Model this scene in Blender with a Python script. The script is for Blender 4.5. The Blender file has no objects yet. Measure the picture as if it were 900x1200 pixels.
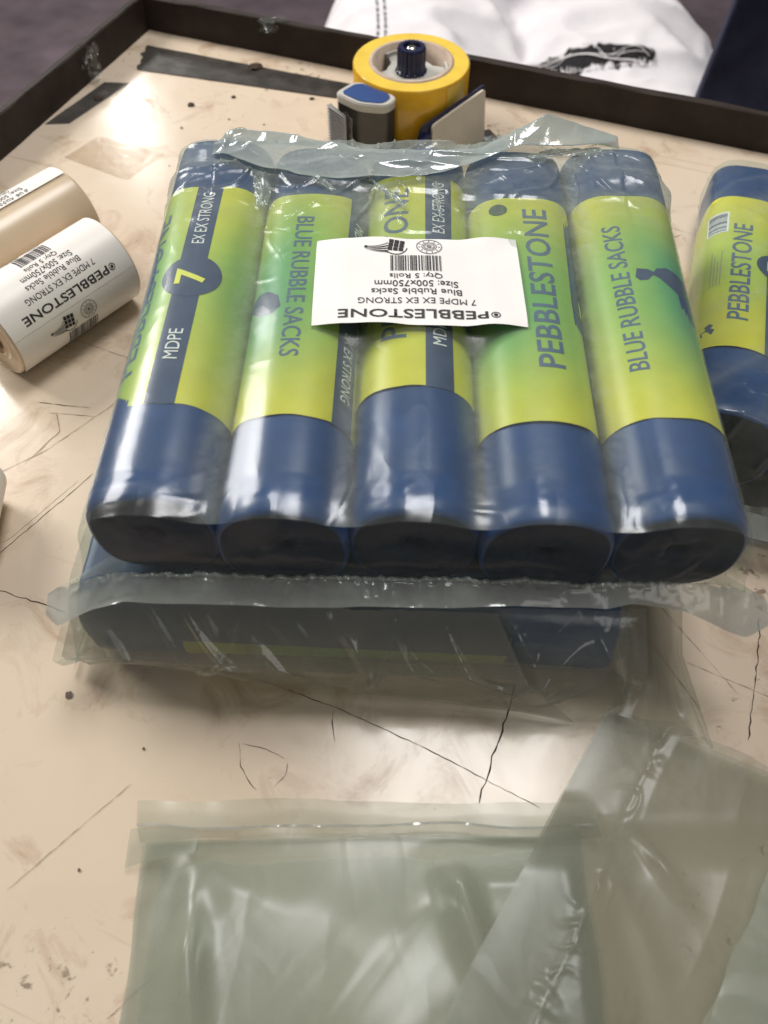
import bpy, bmesh, math, random
import numpy as np
from mathutils import Vector, Matrix

random.seed(7)
RNG = np.random.default_rng(11)
R = math.radians
scene = bpy.context.scene
COL = scene.collection

# ------------------------------------------------------------------ camera
cam_d = bpy.data.cameras.new('camera')
cam = bpy.data.objects.new('camera', cam_d)
COL.objects.link(cam)
cam.location = (0, 0, 0.38)
cam.rotation_euler = (R(90 - 55), 0, 0)
cam_d.sensor_fit = 'VERTICAL'
cam_d.sensor_height = 36.0
cam_d.lens = 36.0 * 970 / 1200
cam_d.clip_start = 0.01
cam_d.clip_end = 100
cam_d.dof.use_dof = True
cam_d.dof.focus_distance = 0.44
cam_d.dof.aperture_fstop = 9.0
scene.camera = cam

# ------------------------------------------------------------------ light
world = bpy.data.worlds.new('World')
scene.world = world
world.use_nodes = True
bg = world.node_tree.nodes['Background']
bg.inputs[0].default_value = (1.0, 0.96, 0.92, 1)
bg.inputs[1].default_value = 0.15


def area(name, loc, target, sx, sy, power, col):
    l = bpy.data.lights.new(name, 'AREA')
    l.shape = 'RECTANGLE'
    l.size, l.size_y = sx, sy
    l.energy = power
    l.color = col
    o = bpy.data.objects.new(name, l)
    COL.objects.link(o)
    o.location = loc
    d = Vector(target) - Vector(loc)
    o.rotation_euler = d.to_track_quat('-Z', 'Y').to_euler()
    return o


area('window_light', (-1.85, 1.75, 1.55), (0, 0.45, 0), 1.2, 0.9, 62, (1.0, 0.955, 0.90))
t = area('tube_light', (-1.36, 4.30, 2.0), (-1.36, 4.30, 0), 0.12, 1.0, 14, (1.0, 0.98, 0.95))
t.rotation_euler = (0, 0, R(17.5))
area('ceiling_light', (0.25, 1.05, 2.3), (0.2, 1.05, 0), 1.0, 0.7, 36, (1.0, 0.975, 0.95))

area('camera_side_fill', (0.9, -1.3, 1.6), (0, 0.3, 0), 1.2, 0.9, 4, (1.0, 0.95, 0.90))  # added fill from the camera side, gives the front film soft highlights

scene.view_settings.view_transform = 'Standard'
scene.view_settings.look = 'None'
scene.view_settings.exposure = 0.13
scene.view_settings.gamma = 1.0
scene.view_settings.use_curve_mapping = False
scene.render.engine = 'CYCLES'
scene.cycles.use_denoising = True
scene.cycles.max_bounces = 10
scene.cycles.transparent_max_bounces = 32
scene.cycles.caustics_reflective = False
scene.cycles.caustics_refractive = False


# ------------------------------------------------------------------ helpers
def tag(o, label=None, cat=None, group=None, kind=None):
    if label: o['label'] = label
    if cat: o['category'] = cat
    if group: o['group'] = group
    if kind: o['kind'] = kind
    return o


def empty(name, loc=(0, 0, 0), rot=(0, 0, 0), **k):
    o = bpy.data.objects.new(name, None)
    o.empty_display_size = 0.02
    COL.objects.link(o)
    o.location = loc
    o.rotation_euler = rot
    return tag(o, **k)


def mesh_obj(name, verts, faces, m=None, parent=None, smooth=True):
    me = bpy.data.meshes.new(name)
    me.from_pydata([tuple(map(float, v)) for v in verts], [], [tuple(map(int, f)) for f in faces])
    me.update()
    if smooth:
        me.polygons.foreach_set('use_smooth', [True] * len(me.polygons))
    return link_mesh(name, me, m, parent)


def link_mesh(name, me, m=None, parent=None):
    o = bpy.data.objects.new(name, me)
    COL.objects.link(o)
    if m: me.materials.append(m)
    if parent: o.parent = parent
    return o


def bm_obj(name, bm, m=None, parent=None, smooth=False):
    me = bpy.data.meshes.new(name)
    bmesh.ops.recalc_face_normals(bm, faces=bm.faces)
    bm.to_mesh(me)
    bm.free()
    if smooth:
        me.polygons.foreach_set('use_smooth', [True] * len(me.polygons))
    return link_mesh(name, me, m, parent)


def grid_faces(nr, nc, wrap=False):
    f = []
    for j in range(nr - 1):
        for i in range(nc - 1 if not wrap else nc):
            k = (i + 1) % nc
            f.append((j * nc + i, j * nc + k, (j + 1) * nc + k, (j + 1) * nc + i))
    return f


def grid_obj(name, G, m, parent=None):
    nr, nc = G.shape[:2]
    return mesh_obj(name, G.reshape(-1, 3), grid_faces(nr, nc), m, parent)


def box_bm(bm, c, s, rotz=0.0, bevel=0.0):
    mat = Matrix.Translation(c) @ Matrix.Rotation(rotz, 4, 'Z') @ Matrix.Diagonal((s[0], s[1], s[2], 1))
    r = bmesh.ops.create_cube(bm, size=1.0, matrix=mat)
    if bevel:
        es = {e for v in r['verts'] for e in v.link_edges}
        bmesh.ops.bevel(bm, geom=list(es), offset=bevel, segments=2, affect='EDGES', profile=0.5)


def lathe(profile, n=64, ang0=0.0, ang1=2 * math.pi):
    """profile: list of (r, z); returns verts, faces around z"""
    full = abs(ang1 - ang0 - 2 * math.pi) < 1e-6
    nn = n if full else n + 1
    th = ang0 + (ang1 - ang0) * np.arange(nn) / n
    V = np.zeros((len(profile), nn, 3))
    for j, (r, z) in enumerate(profile):
        V[j, :, 0] = r * np.cos(th)
        V[j, :, 1] = r * np.sin(th)
        V[j, :, 2] = z
    return V.reshape(-1, 3), grid_faces(len(profile), nn, wrap=full)


class VNoise:
    """smooth 2d value noise, -1..1"""
    def __init__(self, seed, n=64):
        self.g = np.random.default_rng(seed).uniform(-1, 1, (n, n))
        self.n = n

    def __call__(self, x, y):
        x = np.asarray(x, float); y = np.asarray(y, float)
        xi = np.floor(x).astype(int); yi = np.floor(y).astype(int)
        fx = x - xi; fy = y - yi
        fx = fx * fx * fx * (fx * (fx * 6 - 15) + 10); fy = fy * fy * fy * (fy * (fy * 6 - 15) + 10)
        n = self.n; g = self.g
        a = g[yi % n, xi % n]; b = g[yi % n, (xi + 1) % n]
        c = g[(yi + 1) % n, xi % n]; d = g[(yi + 1) % n, (xi + 1) % n]
        return (a * (1 - fx) + b * fx) * (1 - fy) + (c * (1 - fx) + d * fx) * fy


def ridge(n, p=2.0):
    return (1 - np.abs(n)) ** p


def rot2(x, y, a):
    c, s = math.cos(a), math.sin(a)
    return x * c + y * s, -x * s + y * c


def sstep(a, b, x):
    t = np.clip((np.asarray(x, float) - a) / (b - a), 0, 1)
    return t * t * (3 - 2 * t)


# ------------------------------------------------------------------ materials
def new_mat(name):
    m = bpy.data.materials.new(name)
    m.use_nodes = True
    nt = m.node_tree
    return m, nt, nt.nodes['Principled BSDF'], nt.nodes['Material Output']


def N(nt, t, **kw):
    n = nt.nodes.new(t)
    for k, v in kw.items():
        setattr(n, k, v)
    return n


def noise_node(nt, scale, detail=4, rough=0.55, vec=None, dist=0.0):
    n = N(nt, 'ShaderNodeTexNoise')
    n.inputs['Scale'].default_value = scale
    n.inputs['Detail'].default_value = detail
    n.inputs['Roughness'].default_value = rough
    n.inputs['Distortion'].default_value = dist
    if vec is not None: nt.links.new(vec, n.inputs['Vector'])
    return n


def ramp(nt, src, stops):
    r = N(nt, 'ShaderNodeValToRGB')
    el = r.color_ramp.elements
    while len(el) < len(stops): el.new(0.5)
    for e, (p, c) in zip(el, stops):
        e.position = p
        e.color = (*c, 1) if len(c) == 3 else c
    nt.links.new(src, r.inputs[0])
    return r


def bump(nt, bsdf, height, strength, dist=0.001):
    b = N(nt, 'ShaderNodeBump')
    b.inputs['Strength'].default_value = strength
    b.inputs['Distance'].default_value = dist
    nt.links.new(height, b.inputs['Height'])
    nt.links.new(b.outputs[0], bsdf.inputs['Normal'])
    return b


def simple(name, col, rough=0.5, spec=0.5, metal=0.0, vary=0.12, nscale=60, bstr=0.0, bscale=300, coat=0.0):
    m, nt, b, out = new_mat(name)
    tc = N(nt, 'ShaderNodeTexCoord')
    n = noise_node(nt, nscale, 5, 0.6, tc.outputs['Object'])
    lo = tuple(max(0, c * (1 - vary)) for c in col); hi = tuple(min(1, c * (1 + vary)) for c in col)
    r = ramp(nt, n.outputs[0], [(0.3, lo), (0.7, hi)])
    nt.links.new(r.outputs[0], b.inputs['Base Color'])
    b.inputs['Roughness'].default_value = rough
    b.inputs['Specular IOR Level'].default_value = spec
    b.inputs['Metallic'].default_value = metal
    b.inputs['Coat Weight'].default_value = coat
    if bstr:
        n2 = noise_node(nt, bscale, 3, 0.6, tc.outputs['Object'])
        bump(nt, b, n2.outputs[0], bstr)
    return m


def film_mat(name, haze=0.12, hazecol=(0.56, 0.62, 0.57), tint=(0.93, 0.96, 0.94), rough=0.10, spec=0.7, nsc=45, bst=0.25, bsc=160, crease=0.0, csc=14):
    """thin clear polythene: transparent + milky scatter + gloss"""
    m, nt, b, out = new_mat(name)
    nt.nodes.remove(b)
    tc = N(nt, 'ShaderNodeTexCoord')
    bn = noise_node(nt, bsc, 3, 0.5, tc.outputs['Object'], 0.6)
    bp = N(nt, 'ShaderNodeBump')
    bp.inputs['Strength'].default_value = bst
    bp.inputs['Distance'].default_value = 0.001
    nt.links.new(bn.outputs[0], bp.inputs['Height'])
    if crease:      # sharp fold lines left in the polythene
        mpg = N(nt, 'ShaderNodeMapping'); mpg.inputs['Scale'].default_value = (1.0, 0.45, 1.0); mpg.inputs['Rotation'].default_value = (0, 0, R(25))
        nt.links.new(tc.outputs['Object'], mpg.inputs[0])
        cn_ = noise_node(nt, csc, 2.5, 0.55, mpg.outputs[0], 0.3)
        sb = N(nt, 'ShaderNodeMath', operation='SUBTRACT'); sb.inputs[1].default_value = 0.5; nt.links.new(cn_.outputs[0], sb.inputs[0])
        ab = N(nt, 'ShaderNodeMath', operation='ABSOLUTE'); nt.links.new(sb.outputs[0], ab.inputs[0])
        cr = N(nt, 'ShaderNodeMapRange'); cr.inputs['From Max'].default_value = 0.045; cr.inputs['To Min'].default_value = 1; cr.inputs['To Max'].default_value = 0
        nt.links.new(ab.outputs[0], cr.inputs['Value'])
        b2_ = N(nt, 'ShaderNodeBump'); b2_.inputs['Strength'].default_value = crease; b2_.inputs['Distance'].default_value = 0.0016
        nt.links.new(cr.outputs[0], b2_.inputs['Height']); nt.links.new(b2_.outputs[0], bp.inputs['Normal'])
    tr = N(nt, 'ShaderNodeBsdfTransparent'); tr.inputs[0].default_value = (*tint, 1)
    df = N(nt, 'ShaderNodeBsdfDiffuse'); df.inputs[0].default_value = (*hazecol, 1)
    tl = N(nt, 'ShaderNodeBsdfTranslucent'); tl.inputs[0].default_value = (*hazecol, 1)
    mx = N(nt, 'ShaderNodeMixShader'); mx.inputs[0].default_value = 0.4
    nt.links.new(df.outputs[0], mx.inputs[1]); nt.links.new(tl.outputs[0], mx.inputs[2])
    hn = noise_node(nt, nsc, 4, 0.6, tc.outputs['Object'])
    mr = N(nt, 'ShaderNodeMapRange')
    mr.inputs['From Min'].default_value = 0.3; mr.inputs['From Max'].default_value = 0.7
    mr.inputs['To Min'].default_value = haze * 0.75; mr.inputs['To Max'].default_value = haze * 1.3
    nt.links.new(hn.outputs[0], mr.inputs['Value'])
    lw = N(nt, 'ShaderNodeLayerWeight'); lw.inputs[0].default_value = 0.35
    p3 = N(nt, 'ShaderNodeMath', operation='POWER'); p3.inputs[1].default_value = 3.0
    nt.links.new(lw.outputs['Facing'], p3.inputs[0])
    hz = N(nt, 'ShaderNodeMath', operation='MULTIPLY_ADD')
    hz.inputs[1].default_value = min(0.5, haze * 2.2)
    nt.links.new(p3.outputs[0], hz.inputs[0]); nt.links.new(mr.outputs[0], hz.inputs[2])
    at = N(nt, 'ShaderNodeAttribute'); at.attribute_name = 'slack'
    sn = noise_node(nt, 120, 3, 0.6, tc.outputs['Object'], 0.5)
    sk = N(nt, 'ShaderNodeMath', operation='MULTIPLY'); nt.links.new(at.outputs['Fac'], sk.inputs[0]); nt.links.new(sn.outputs[0], sk.inputs[1])
    ad = N(nt, 'ShaderNodeMath', operation='ADD', use_clamp=True); nt.links.new(hz.outputs[0], ad.inputs[0]); nt.links.new(sk.outputs[0], ad.inputs[1])
    m1 = N(nt, 'ShaderNodeMixShader')
    nt.links.new(ad.outputs[0], m1.inputs[0]); nt.links.new(tr.outputs[0], m1.inputs[1]); nt.links.new(mx.outputs[0], m1.inputs[2])
    gl = N(nt, 'ShaderNodeBsdfGlossy'); gl.inputs['Roughness'].default_value = rough
    gl.inputs[0].default_value = (0.95, 0.97, 1, 1)
    nt.links.new(bp.outputs[0], gl.inputs['Normal'])
    lw2 = N(nt, 'ShaderNodeLayerWeight'); lw2.inputs[0].default_value = 0.5
    nt.links.new(bp.outputs[0], lw2.inputs['Normal'])
    p4 = N(nt, 'ShaderNodeMath', operation='POWER'); p4.inputs[1].default_value = 4.0
    nt.links.new(lw2.outputs['Facing'], p4.inputs[0])
    gf = N(nt, 'ShaderNodeMath', operation='MULTIPLY_ADD'); gf.inputs[1].default_value = 0.6 * spec; gf.inputs[2].default_value = 0.075 * spec
    nt.links.new(p4.outputs[0], gf.inputs[0])
    m2 = N(nt, 'ShaderNodeMixShader')
    nt.links.new(gf.outputs[0], m2.inputs[0]); nt.links.new(m1.outputs[0], m2.inputs[1]); nt.links.new(gl.outputs[0], m2.inputs[2])
    nt.links.new(m2.outputs[0], out.inputs[0])
    return m


def table_mat():
    m, nt, b, out = new_mat('worn_laminate')
    tc = N(nt, 'ShaderNodeTexCoord'); v = tc.outputs['Object']
    n1 = noise_node(nt, 5, 6, 0.6, v, 0.3)
    base = ramp(nt, n1.outputs[0], [(0.25, (0.53, 0.43, 0.32)), (0.5, (0.615, 0.51, 0.395)), (0.75, (0.66, 0.56, 0.445))])
    # brown smudges
    n2 = noise_node(nt, 22, 8, 0.68, v, 0.8)
    s2 = ramp(nt, n2.outputs[0], [(0.54, (0, 0, 0)), (0.74, (1, 1, 1))])
    mx = N(nt, 'ShaderNodeMixRGB'); mx.inputs[2].default_value = (0.34, 0.215, 0.13, 1)
    k = N(nt, 'ShaderNodeMath', operation='MULTIPLY'); k.inputs[1].default_value = 0.85
    nt.links.new(s2.outputs[0], k.inputs[0]); nt.links.new(k.outputs[0], mx.inputs[0]); nt.links.new(base.outputs[0], mx.inputs[1])
    # dark grime crumbs
    n3 = noise_node(nt, 130, 4, 0.7, v, 0.4)
    n3b = noise_node(nt, 9, 3, 0.6, v)
    ad = N(nt, 'ShaderNodeMath', operation='MULTIPLY'); nt.links.new(n3.outputs[0], ad.inputs[0]); nt.links.new(n3b.outputs[0], ad.inputs[1])
    s3 = ramp(nt, ad.outputs[0], [(0.385, (0, 0, 0)), (0.43, (1, 1, 1))])
    mx2 = N(nt, 'ShaderNodeMixRGB'); mx2.inputs[2].default_value = (0.13, 0.085, 0.055, 1)
    k2 = N(nt, 'ShaderNodeMath', operation='MULTIPLY'); k2.inputs[1].default_value = 0.7
    nt.links.new(s3.outputs[0], k2.inputs[0]); nt.links.new(k2.outputs[0], mx2.inputs[0]); nt.links.new(mx.outputs[0], mx2.inputs[1])
    # fine straight scratches
    mp = N(nt, 'ShaderNodeMapping'); mp.inputs['Scale'].default_value = (4, 150, 1); mp.inputs['Rotation'].default_value = (0, 0, R(-52))
    nt.links.new(v, mp.inputs[0])
    n4 = noise_node(nt, 1.2, 3, 0.5, mp.outputs[0])
    s4 = ramp(nt, n4.outputs[0], [(0.68, (0, 0, 0)), (0.72, (1, 1, 1))])
    mx3 = N(nt, 'ShaderNodeMixRGB'); mx3.inputs[2].default_value = (0.32, 0.22, 0.15, 1)
    k3 = N(nt, 'ShaderNodeMath', operation='MULTIPLY'); k3.inputs[1].default_value = 0.35
    nt.links.new(s4.outputs[0], k3.inputs[0]); nt.links.new(k3.outputs[0], mx3.inputs[0]); nt.links.new(mx2.outputs[0], mx3.inputs[1])
    nt.links.new(mx3.outputs[0], b.inputs['Base Color'])
    rr = ramp(nt, n2.outputs[0], [(0.3, (0.085,) * 3), (0.75, (0.30,) * 3)])
    nt.links.new(rr.outputs[0], b.inputs['Roughness'])
    b.inputs['Specular IOR Level'].default_value = 0.42
    bump(nt, b, n3.outputs[0], 0.06, 0.0006)
    return m


def attr_mat(name, rough=0.38, spec=0.45, aname='Col', bstr=0.0):
    m, nt, b, out = new_mat(name)
    a = N(nt, 'ShaderNodeAttribute'); a.attribute_name = aname
    tc = N(nt, 'ShaderNodeTexCoord')
    n = noise_node(nt, 80, 4, 0.6, tc.outputs['Object'])
    r = ramp(nt, n.outputs[0], [(0.3, (0.9,) * 3), (0.7, (1.0,) * 3)])
    mx = N(nt, 'ShaderNodeMixRGB', blend_type='MULTIPLY'); mx.inputs[0].default_value = 1
    nt.links.new(a.outputs['Color'], mx.inputs[1]); nt.links.new(r.outputs[0], mx.inputs[2])
    nt.links.new(mx.outputs[0], b.inputs['Base Color'])
    b.inputs['Roughness'].default_value = rough
    b.inputs['Specular IOR Level'].default_value = spec
    return m


M = {}
M['table'] = table_mat()
M['rail'] = simple('dark_painted_steel', (0.026, 0.018, 0.014), 0.6, 0.3, vary=0.35, nscale=40, bstr=0.25, bscale=180)
M['scratch'] = simple('scratch_dirt', (0.075, 0.054, 0.040), 0.8, 0.2, vary=0.5, nscale=300)
M['scratch_faint'] = simple('faint_scratch_dirt', (0.30, 0.205, 0.14), 0.7, 0.3, vary=0.4, nscale=300)
M['hole'] = simple('bolt_hole_grime', (0.10, 0.07, 0.05), 0.6, 0.4, vary=0.5, nscale=400)
M['navy'] = simple('navy_polythene', (0.008, 0.045, 0.155), 0.38, 0.36, vary=0.18, nscale=35, bstr=0.10, bscale=90)
M['roll_end'] = simple('shaded_roll_end', (0.004, 0.010, 0.034), 0.5, 0.2, vary=0.3, nscale=60, bstr=0.15, bscale=120)  # navy polythene darkened, shade on the end faces put into the colour
M['wrap'] = attr_mat('printed_wrapper')
M['ink_navy'] = simple('navy_ink', (0.030, 0.056, 0.125), 0.42, 0.4, vary=0.12, nscale=80)
M['ink_blue'] = simple('blue_grey_ink', (0.075, 0.125, 0.20), 0.42, 0.4, vary=0.12, nscale=80)
M['ink_white'] = simple('white_ink', (0.72, 0.75, 0.74), 0.45, 0.4, vary=0.05)
M['ink_yellow'] = simple('yellow_ink', (0.70, 0.72, 0.10), 0.45, 0.4, vary=0.05)
M['ink_grey'] = simple('grey_green_ink', (0.30, 0.33, 0.16), 0.5, 0.4, vary=0.05)
M['ink_black'] = simple('thermal_black', (0.028, 0.027, 0.028), 0.55, 0.35, vary=0.3, nscale=500)
M['ink_grey2'] = simple('thermal_grey', (0.20, 0.195, 0.19), 0.55, 0.35, vary=0.3, nscale=500)
M['dot'] = simple('dark_green_spot', (0.04, 0.07, 0.05), 0.45, 0.4, vary=0.3, nscale=300)
M['paper'] = simple('white_label_paper', (0.80, 0.785, 0.765), 0.42, 0.45, vary=0.03, nscale=30)
M['paper_warm'] = simple('roll_label_paper', (0.80, 0.765, 0.72), 0.40, 0.45, vary=0.03, nscale=30)
M['liner'] = simple('glassine_liner', (0.62, 0.49, 0.34), 0.28, 0.5, vary=0.06, nscale=25)
M['card'] = simple('brown_card_core', (0.34, 0.22, 0.13), 0.8, 0.2, vary=0.2, nscale=120)
M['film'] = film_mat('clear_film', 0.065, rough=0.20, spec=0.52, bst=0.10, bsc=70, crease=0.07, csc=22)
M['film_end'] = film_mat('end_film', 0.03, hazecol=(0.40, 0.45, 0.50), rough=0.12, spec=0.35, bst=0.12, bsc=90)
M['film_flap'] = film_mat('sealed_double_film', 0.62, hazecol=(0.52, 0.545, 0.52), rough=0.16, spec=0.9, bst=0.35, bsc=120)
M['film_gather'] = film_mat('gathered_film', 0.60, hazecol=(0.54, 0.61, 0.60), rough=0.12, spec=1.0)
M['film_low'] = film_mat('loose_film', 0.33, hazecol=(0.36, 0.33, 0.27), rough=0.12, spec=0.9)
M['film_thin'] = film_mat('loose_film_single', 0.14, hazecol=(0.42, 0.42, 0.37), rough=0.11, spec=0.9)
M['film_bag'] = film_mat('empty_bag_film', 0.30, hazecol=(0.47, 0.50, 0.43), tint=(0.93, 0.95, 0.92), rough=0.32, spec=0.42, nsc=10, bst=0.10, bsc=60, crease=0.05, csc=20)
M['film_bag2'] = film_mat('empty_bag_film_thin', 0.27, hazecol=(0.36, 0.37, 0.315), tint=(0.91, 0.925, 0.895), rough=0.32, spec=0.32, nsc=10, bst=0.10, bsc=60, crease=0.08, csc=18)
M['tape_yellow'] = simple('yellow_tape', (0.66, 0.36, 0.02), 0.22, 0.5, vary=0.2, nscale=30, coat=0.4)
M['tape_side'] = simple('yellow_tape_edge', (0.74, 0.52, 0.07), 0.35, 0.5, vary=0.08, nscale=60)
M['core_card'] = simple('tape_core_card', (0.48, 0.38, 0.30), 0.8, 0.2, vary=0.15, nscale=100)
M['plastic_grey'] = simple('light_grey_plastic', (0.50, 0.49, 0.45), 0.35, 0.5, vary=0.05)
M['plastic_navy'] = simple('navy_plastic', (0.012, 0.016, 0.055), 0.28, 0.5, vary=0.2)
M['plastic_blue'] = simple('blue_glossy_plastic', (0.035, 0.075, 0.22), 0.12, 0.6, vary=0.15, nscale=20)
M['plastic_dark'] = simple('dark_grey_plastic', (0.055, 0.050, 0.045), 0.30, 0.5, vary=0.2)
M['plastic_cream'] = simple('cream_plastic', (0.55, 0.50, 0.42), 0.4, 0.5, vary=0.06)
M['steel'] = simple('blade_steel', (0.30, 0.30, 0.31), 0.28, 0.5, metal=1.0, vary=0.15)
M['chrome'] = simple('screw_steel', (0.62, 0.62, 0.60), 0.2, 0.5, metal=1.0, vary=0.1)
M['black_tape'] = simple('black_tape', (0.045, 0.040, 0.036), 0.35, 0.45, vary=0.4, nscale=70, bstr=0.2, bscale=200)
M['grey_tape'] = simple('grey_tape', (0.075, 0.068, 0.062), 0.22, 0.5, vary=0.3, nscale=50)
M['floor'] = simple('worn_purple_floor', (0.105, 0.078, 0.092), 0.42, 0.45, vary=0.35, nscale=9, bstr=0.15, bscale=40)
M['crumb'] = simple('dirt_crumb', (0.05, 0.035, 0.025), 0.8, 0.2, vary=0.5, nscale=300)

# ------------------------------------------------------------------ flat print helpers (2d polygons)
_text_cache = {}


def text2d(s, w=None, h=None, bold=0.0, res=3):
    """filled 2d mesh of a word; centred, scaled to width w / cap height h"""
    key = (s, bold)
    if key not in _text_cache:
        cu = bpy.data.curves.new('t', 'FONT')
        cu.body = s
        cu.size = 1.0
        cu.offset = bold
        cu.resolution_u = res
        ob = bpy.data.objects.new('t', cu)
        COL.objects.link(ob)
        dg = bpy.context.evaluated_depsgraph_get()
        me = bpy.data.meshes.new_from_object(ob.evaluated_get(dg))
        V = np.array([v.co[:2] for v in me.vertices]); Fc = [tuple(p.vertices) for p in me.polygons]
        bpy.data.objects.remove(ob); bpy.data.curves.remove(cu); bpy.data.meshes.remove(me)
        _text_cache[key] = (V, Fc)
    V, Fc = _text_cache[key]
    lo, hi = V.min(0), V.max(0)
    V = (V - (lo + hi) / 2)
    e = hi - lo
    sx = (w / e[0]) if w else None
    sy = (h / e[1]) if h else None
    if sx is None: sx = sy
    if sy is None: sy = sx
    return V * [sx, sy], Fc


def rect2d(x0, y0, x1, y1):
    return np.array([(x0, y0), (x1, y0), (x1, y1), (x0, y1)], float), [(0, 1, 2, 3)]


def disc2d(r, n=40, squash=1.0):
    a = 2 * np.pi * np.arange(n) / n
    return np.stack([r * np.cos(a), r * squash * np.sin(a)], 1), [tuple(range(n))]


def ring2d(r0, r1, n=40, a0=0, a1=2 * math.pi):
    a = a0 + (a1 - a0) * np.arange(n + 1) / n
    V = np.concatenate([np.stack([r0 * np.cos(a), r0 * np.sin(a)], 1), np.stack([r1 * np.cos(a), r1 * np.sin(a)], 1)])
    return V, [(i, i + 1, n + 2 + i, n + 1 + i) for i in range(n)]


def xf(vf, dx=0, dy=0, ang=0, mir=False):
    V, Fc = vf
    V = V.copy()
    c, s = math.cos(ang), math.sin(ang)
    V = np.stack([V[:, 0] * c - V[:, 1] * s, V[:, 0] * s + V[:, 1] * c], 1)
    return V + [dx, dy], Fc


def join2d(parts):
    VV, FF, o = [], [], 0
    for V, Fc in parts:
        VV.append(V); FF += [tuple(i + o for i in f) for f in Fc]; o += len(V)
    return np.concatenate(VV), FF


def map2d(name, vf, func, m, parent, cutx=None, cuty=None):
    """cut the flat print into strips, then map (x,y) -> 3d with func"""
    V, Fc = vf
    bm = bmesh.new()
    bv = [bm.verts.new((x, y, 0)) for x, y in V]
    for f in Fc:
        try: bm.faces.new([bv[i] for i in f])
        except ValueError: pass
    for ax, st in ((0, cutx), (1, cuty)):
        if not st: continue
        lo, hi = V[:, ax].min(), V[:, ax].max()
        c = math.floor(lo / st) * st + st
        while c < hi:
            co = [0, 0, 0]; no = [0, 0, 0]; co[ax] = c; no[ax] = 1
            bmesh.ops.bisect_plane(bm, geom=bm.verts[:] + bm.edges[:] + bm.faces[:], dist=1e-7, plane_co=co, plane_no=no)
            c += st
    P = np.array([v.co[:2] for v in bm.verts])
    Q = func(P[:, 0], P[:, 1])
    for v, q in zip(bm.verts, Q): v.co = q
    me = bpy.data.meshes.new(name)
    bm.to_mesh(me); bm.free()
    me.polygons.foreach_set('use_smooth', [True] * len(me.polygons))
    return link_mesh(name, me, m, parent)


def barcode2d(w, h, n=30, seed=3):
    r = random.Random(seed)
    x = 0; ps = []
    ws = [r.choice([1, 1, 2, 3]) for _ in range(2 * n)]
    tot = sum(ws); x = -w / 2
    for i, k in enumerate(ws):
        ww = k / tot * w
        if i % 2 == 0: ps.append(rect2d(x, -h / 2, x + ww, h / 2))
        x += ww
    return join2d(ps)


def emblem2d(s):
    """ring stamp: two rims, a toothed wheel"""
    ps = [ring2d(s * 0.46, s * 0.5), ring2d(s * 0.27, s * 0.30), disc2d(s * 0.10, 16)]
    for k in range(22):
        a = 2 * math.pi * k / 22
        ps.append(xf(rect2d(-s * 0.014, s * 0.15, s * 0.014, s * 0.25), ang=a))
        if k % 2: ps.append(xf(rect2d(-s * 0.02, s * 0.345, s * 0.02, s * 0.42), ang=a))
    return join2d(ps)


def swoosh2d(s):
    """pointed speed-lines sweeping into a dark gridded half globe (upright when the label is read)"""
    ps = []
    # globe cells, at the left when read upright
    for i in range(3):
        for j in range(3):
            x0 = -s * 0.5 + i * s * 0.135 + j * s * 0.02; y0 = -s * 0.24 + j * s * 0.155 - 0.02 * s * i
            ps.append((np.array([(x0, y0), (x0 + s * .115, y0 - s * .012), (x0 + s * .125, y0 + s * .12), (x0 + s * .01, y0 + s * .135)]), [(0, 1, 2, 3)]))
    # sweeping strokes to the right
    for k, (y0, y1, t) in enumerate([(-.05, .0, .035), (.06, .03, .03), (.17, .06, .03), (-.16, -.02, .022), (.24, .10, .02)]):
        xs = np.linspace(-.08, .5, 10)
        up = y0 + (y1 - y0) * ((xs + .08) / .58) ** .6 + .05 * np.sin(np.pi * (xs + .08) / .58)
        th = t * (1.25 - (xs + .08) / .58)
        V = np.concatenate([np.stack([xs, up], 1), np.stack([xs, up + th], 1)]) * s
        ps.append((V, [(i, i + 1, 11 + i, 10 + i) for i in range(9)]))
    ps.append(xf(disc2d(s * .045, 14), s * .47, s * .02))
    a = np.linspace(math.pi * .15, math.pi * 0.95, 14)
    V = np.concatenate([np.stack([-.28 + .26 * np.cos(a), .03 + .28 * np.sin(a)], 1), np.stack([-.28 + .285 * np.cos(a), .03 + .31 * np.sin(a)], 1)]) * s
    ps.append((V, [(i, i + 1, 15 + i, 14 + i) for i in range(13)]))
    return join2d(ps)


def label_print(W, H):
    """the carton label, read upright: x to the right, y up; centred. returns (black, grey)"""
    c = W * 0.01
    b = [xf(text2d('PEBBLESTONE', w=W * .70, h=H * .085, bold=.014), c + W * .02, H * .40),
         xf(ring2d(H * .028, H * .036, 20), c - W * .365, H * .40), xf(disc2d(H * .017, 12), c - W * .365, H * .40),
         xf(text2d('7 MDPE EX EX STRONG', w=W * .555, h=H * .062), c, H * .265),
         xf(text2d('Blue Rubble Sacks', w=W * .43, h=H * .064, bold=.004), c, H * .165),
         xf(text2d('Size: 500x750mm', w=W * .40, h=H * .070, bold=.004), c, H * .075),
         xf(text2d('Qty: 5 Rolls', w=W * .255, h=H * .072, bold=.004), c, -H * .02),
         xf(barcode2d(W * .25, H * .185), c, -H * .165),
         xf(swoosh2d(W * .20), c + W * .15, -H * .375)]
    g = [xf(emblem2d(W * .13), c - W * .07, -H * .38)]
    return join2d(b), join2d(g)


# ------------------------------------------------------------------ rolls of sacks
SQ, SQ_FAR = 2.40, 3.5      # the rolls are pressed slightly square in the pack, more so at the back


def sq_factor(c, s, n=SQ):
    return 1.0 / (np.abs(c) ** n + np.abs(s) ** n) ** (1.0 / n)


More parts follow.
